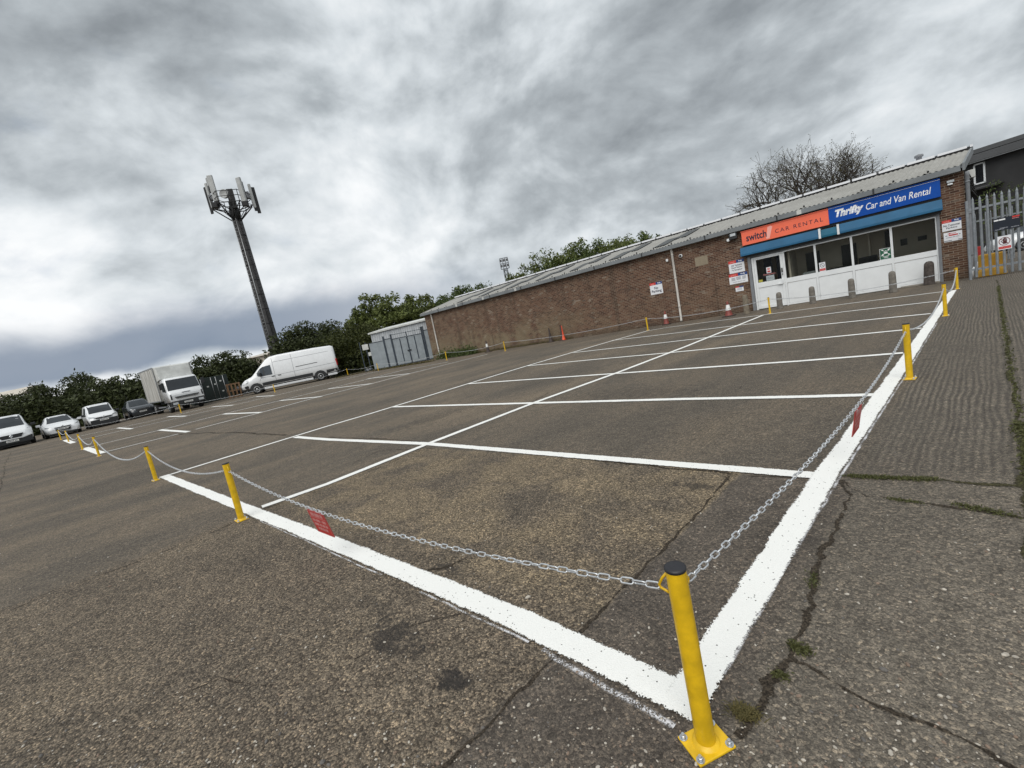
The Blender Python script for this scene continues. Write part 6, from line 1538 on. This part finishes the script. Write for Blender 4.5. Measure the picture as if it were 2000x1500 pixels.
for k, (u, vt, dep, wp, lb) in enumerate([(1945, 352, 29, 60, 'thin weedy shrub before the grey building wall, left one'), (1992, 362, 28.5, 60, 'thin weedy shrub before the grey building wall, cut by the right edge'), (2040, 330, 28.5, 90, 'weedy shrub beyond the right edge of the picture')]):
    shrub(u, vt, dep, wp, lb, 420, leaf_mid, 'weedy shrubs before the grey building', .09, 'weedy_shrub', seed=80 + k, depth_r=.7)
# dark clutter on the gable: meter box and cables
t = thing('cable_bundle', 'tangle of dark cables and boxes on the gable behind the pier', 'cables', bw(11.62, .5, 2.9), BROT)
mb = MB()
for k in range(5): mb.tube([(.02, k * .12, .5 - k * .1), (.12 + .05 * k, .2 + k * .3, .25 - .12 * k), (.05, .6 + .3 * k, .1 * k)], .014, 5)
mb.build('cable', dark_trim, t); mb = MB(); mb.box(0, .18, .1, .4, .35, .6); mb.build('junction_box', dirty_white, t, .01)
t = thing('roof_vent', 'small stub vent on the ridge near the right end', 'vent', bw(10.6, 4.0, 4.6), BROT)
mb = MB(); mb.lathe([(.09, 0), (.09, .22), (.14, .24), (.14, .32), (.02, .36)], 10); mb.build('cowl', grey_pipe, t)

# ------------------------------------------------------------------ weeds and moss
rng = random.Random(77)
weeds('moss', 'green moss in the slab joint right of the border', along(px((1660, 931), (1720, 934), (1830, 938)), .016), 1500, .007, leaf_moss, rng, .003)
weeds('moss', 'sparse moss tufts in the second joint at right', along(px((1740, 976), (1800, 984)), .012), 220, .006, leaf_moss, rng, .003)
weeds('moss', 'moss in the joint towards the right edge', along(px((1860, 985), (1985, 1010)), .016), 380, .007, leaf_moss, rng, .003)
weeds('weeds', 'low weeds filling the long joint at the right', along([gr(15.4, -.75), gr(6.2, -.74), gr(3.2, -.74)], .016), 1700, .012, leaf_moss, rng, .008)
weeds('weeds', 'thicker low weeds in the near part of the long joint', along([gr(3.4, -.74), gr(2.6, -.76), gr(1.8, -.78)], .024), 1700, .010, leaf_moss, rng, .010)
weeds('weeds', 'small weeds in the wandering crack beside the border', along(px((1590, 1120), (1585, 1150)), .012), 130, .006, leaf_moss, rng, .003)
weeds('weeds', 'small green weeds in the crack bend', along(px((1545, 1262), (1575, 1275)), .014), 300, .007, leaf_moss, rng, .003)
weeds('weeds', 'yellowish weeds in the crack below the bend', along(px((1515, 1318), (1535, 1325)), .010), 200, .006, leaf_moss, rng, .002)
mb = MB()
for _ in range(380):
    c = along(px((1440, 1392), (1470, 1400)), .012)(rng); a = rng.uniform(0, 6.28); l = rng.uniform(.012, .036); tip = c + Vector((math.cos(a) * l, math.sin(a) * l, rng.uniform(.004, .020))); sd_v = Vector((-math.sin(a), math.cos(a), 0)) * .0014
    mid_ = c.lerp(tip, .55) + Vector((0, 0, .008)); c = Vector((c.x, c.y, .004))
    mb.quad(c - sd_v, c + sd_v, mid_ + sd_v, mid_ - sd_v); mb.poly([mid_ - sd_v, mid_ + sd_v, tip])
tag(mb.build('grass_tuft', leaf_dry), 'dry grass tuft by the base plate of the nearest post', 'grass', None, 'stuff')
weeds('weeds', 'weeds growing at the foot of the far brick wall', along([bw(-16.3, -.35, 0), bw(-12.5, -.4, 0)], .25), 2600, .07, leaf_mid, rng, .28)
weeds('weeds', 'dead leaves and weeds along the foot of the brick wall', along([bw(-12.5, -.15, 0), bw(-4.5, -.12, 0)], .10), 1500, .035, leaf_dry, rng, .06)
weeds('weeds', 'leaf litter below the dark bush by the van', along(px((660, 738), (745, 720)), .3), 900, .05, leaf_dry, rng, .03)

weeds('weeds', 'dark litter and weeds along the foot of the shed gates', along(px((735, 724), (790, 715), (845, 706)), .18), 1300, .06, leaf_dry, rng, .05)
# loose grit lying on the near surfaces
mb = MB(); rng = random.Random(91)
for _ in range(1500):
    p = G(rng.uniform(-50, 2050), 1500 - 520 * rng.random() ** 1.6) 
    r_ = rng.choice((.0016, .002, .0025, .003, .004)) * rng.uniform(.7, 1.4) * (1.6 if rng.random() < .04 else 1)
    a = rng.uniform(0, 6.28); k = rng.uniform(1.1, 1.9); mi = rng.choice((0, 0, 1, 2))
    ring_ = lambda f_, z: [(p.x + r_ * f_ * (math.cos(a) * k * math.cos(t_) - math.sin(a) * math.sin(t_)), p.y + r_ * f_ * (math.sin(a) * k * math.cos(t_) + math.cos(a) * math.sin(t_)), z) for t_ in (0, 1.1, 2.2, 3.3, 4.4, 5.4)]
    mb.rings([ring_(1.0, 0.0005), ring_(1.05, r_ * .5), ring_(.55, r_ * 1.05)], mi, False)
tag(mb.build('loose_grit', [plain('grit_pale', (.46, .42, .36), .9, 0, .3, 40), plain('grit_brown', (.22, .16, .12), .9, 0, .3, 40), plain('grit_grey', (.13, .12, .11), .9, 0, .3, 40)]), 'loose grit and small stones scattered over the near tarmac', 'grit', None, 'stuff')
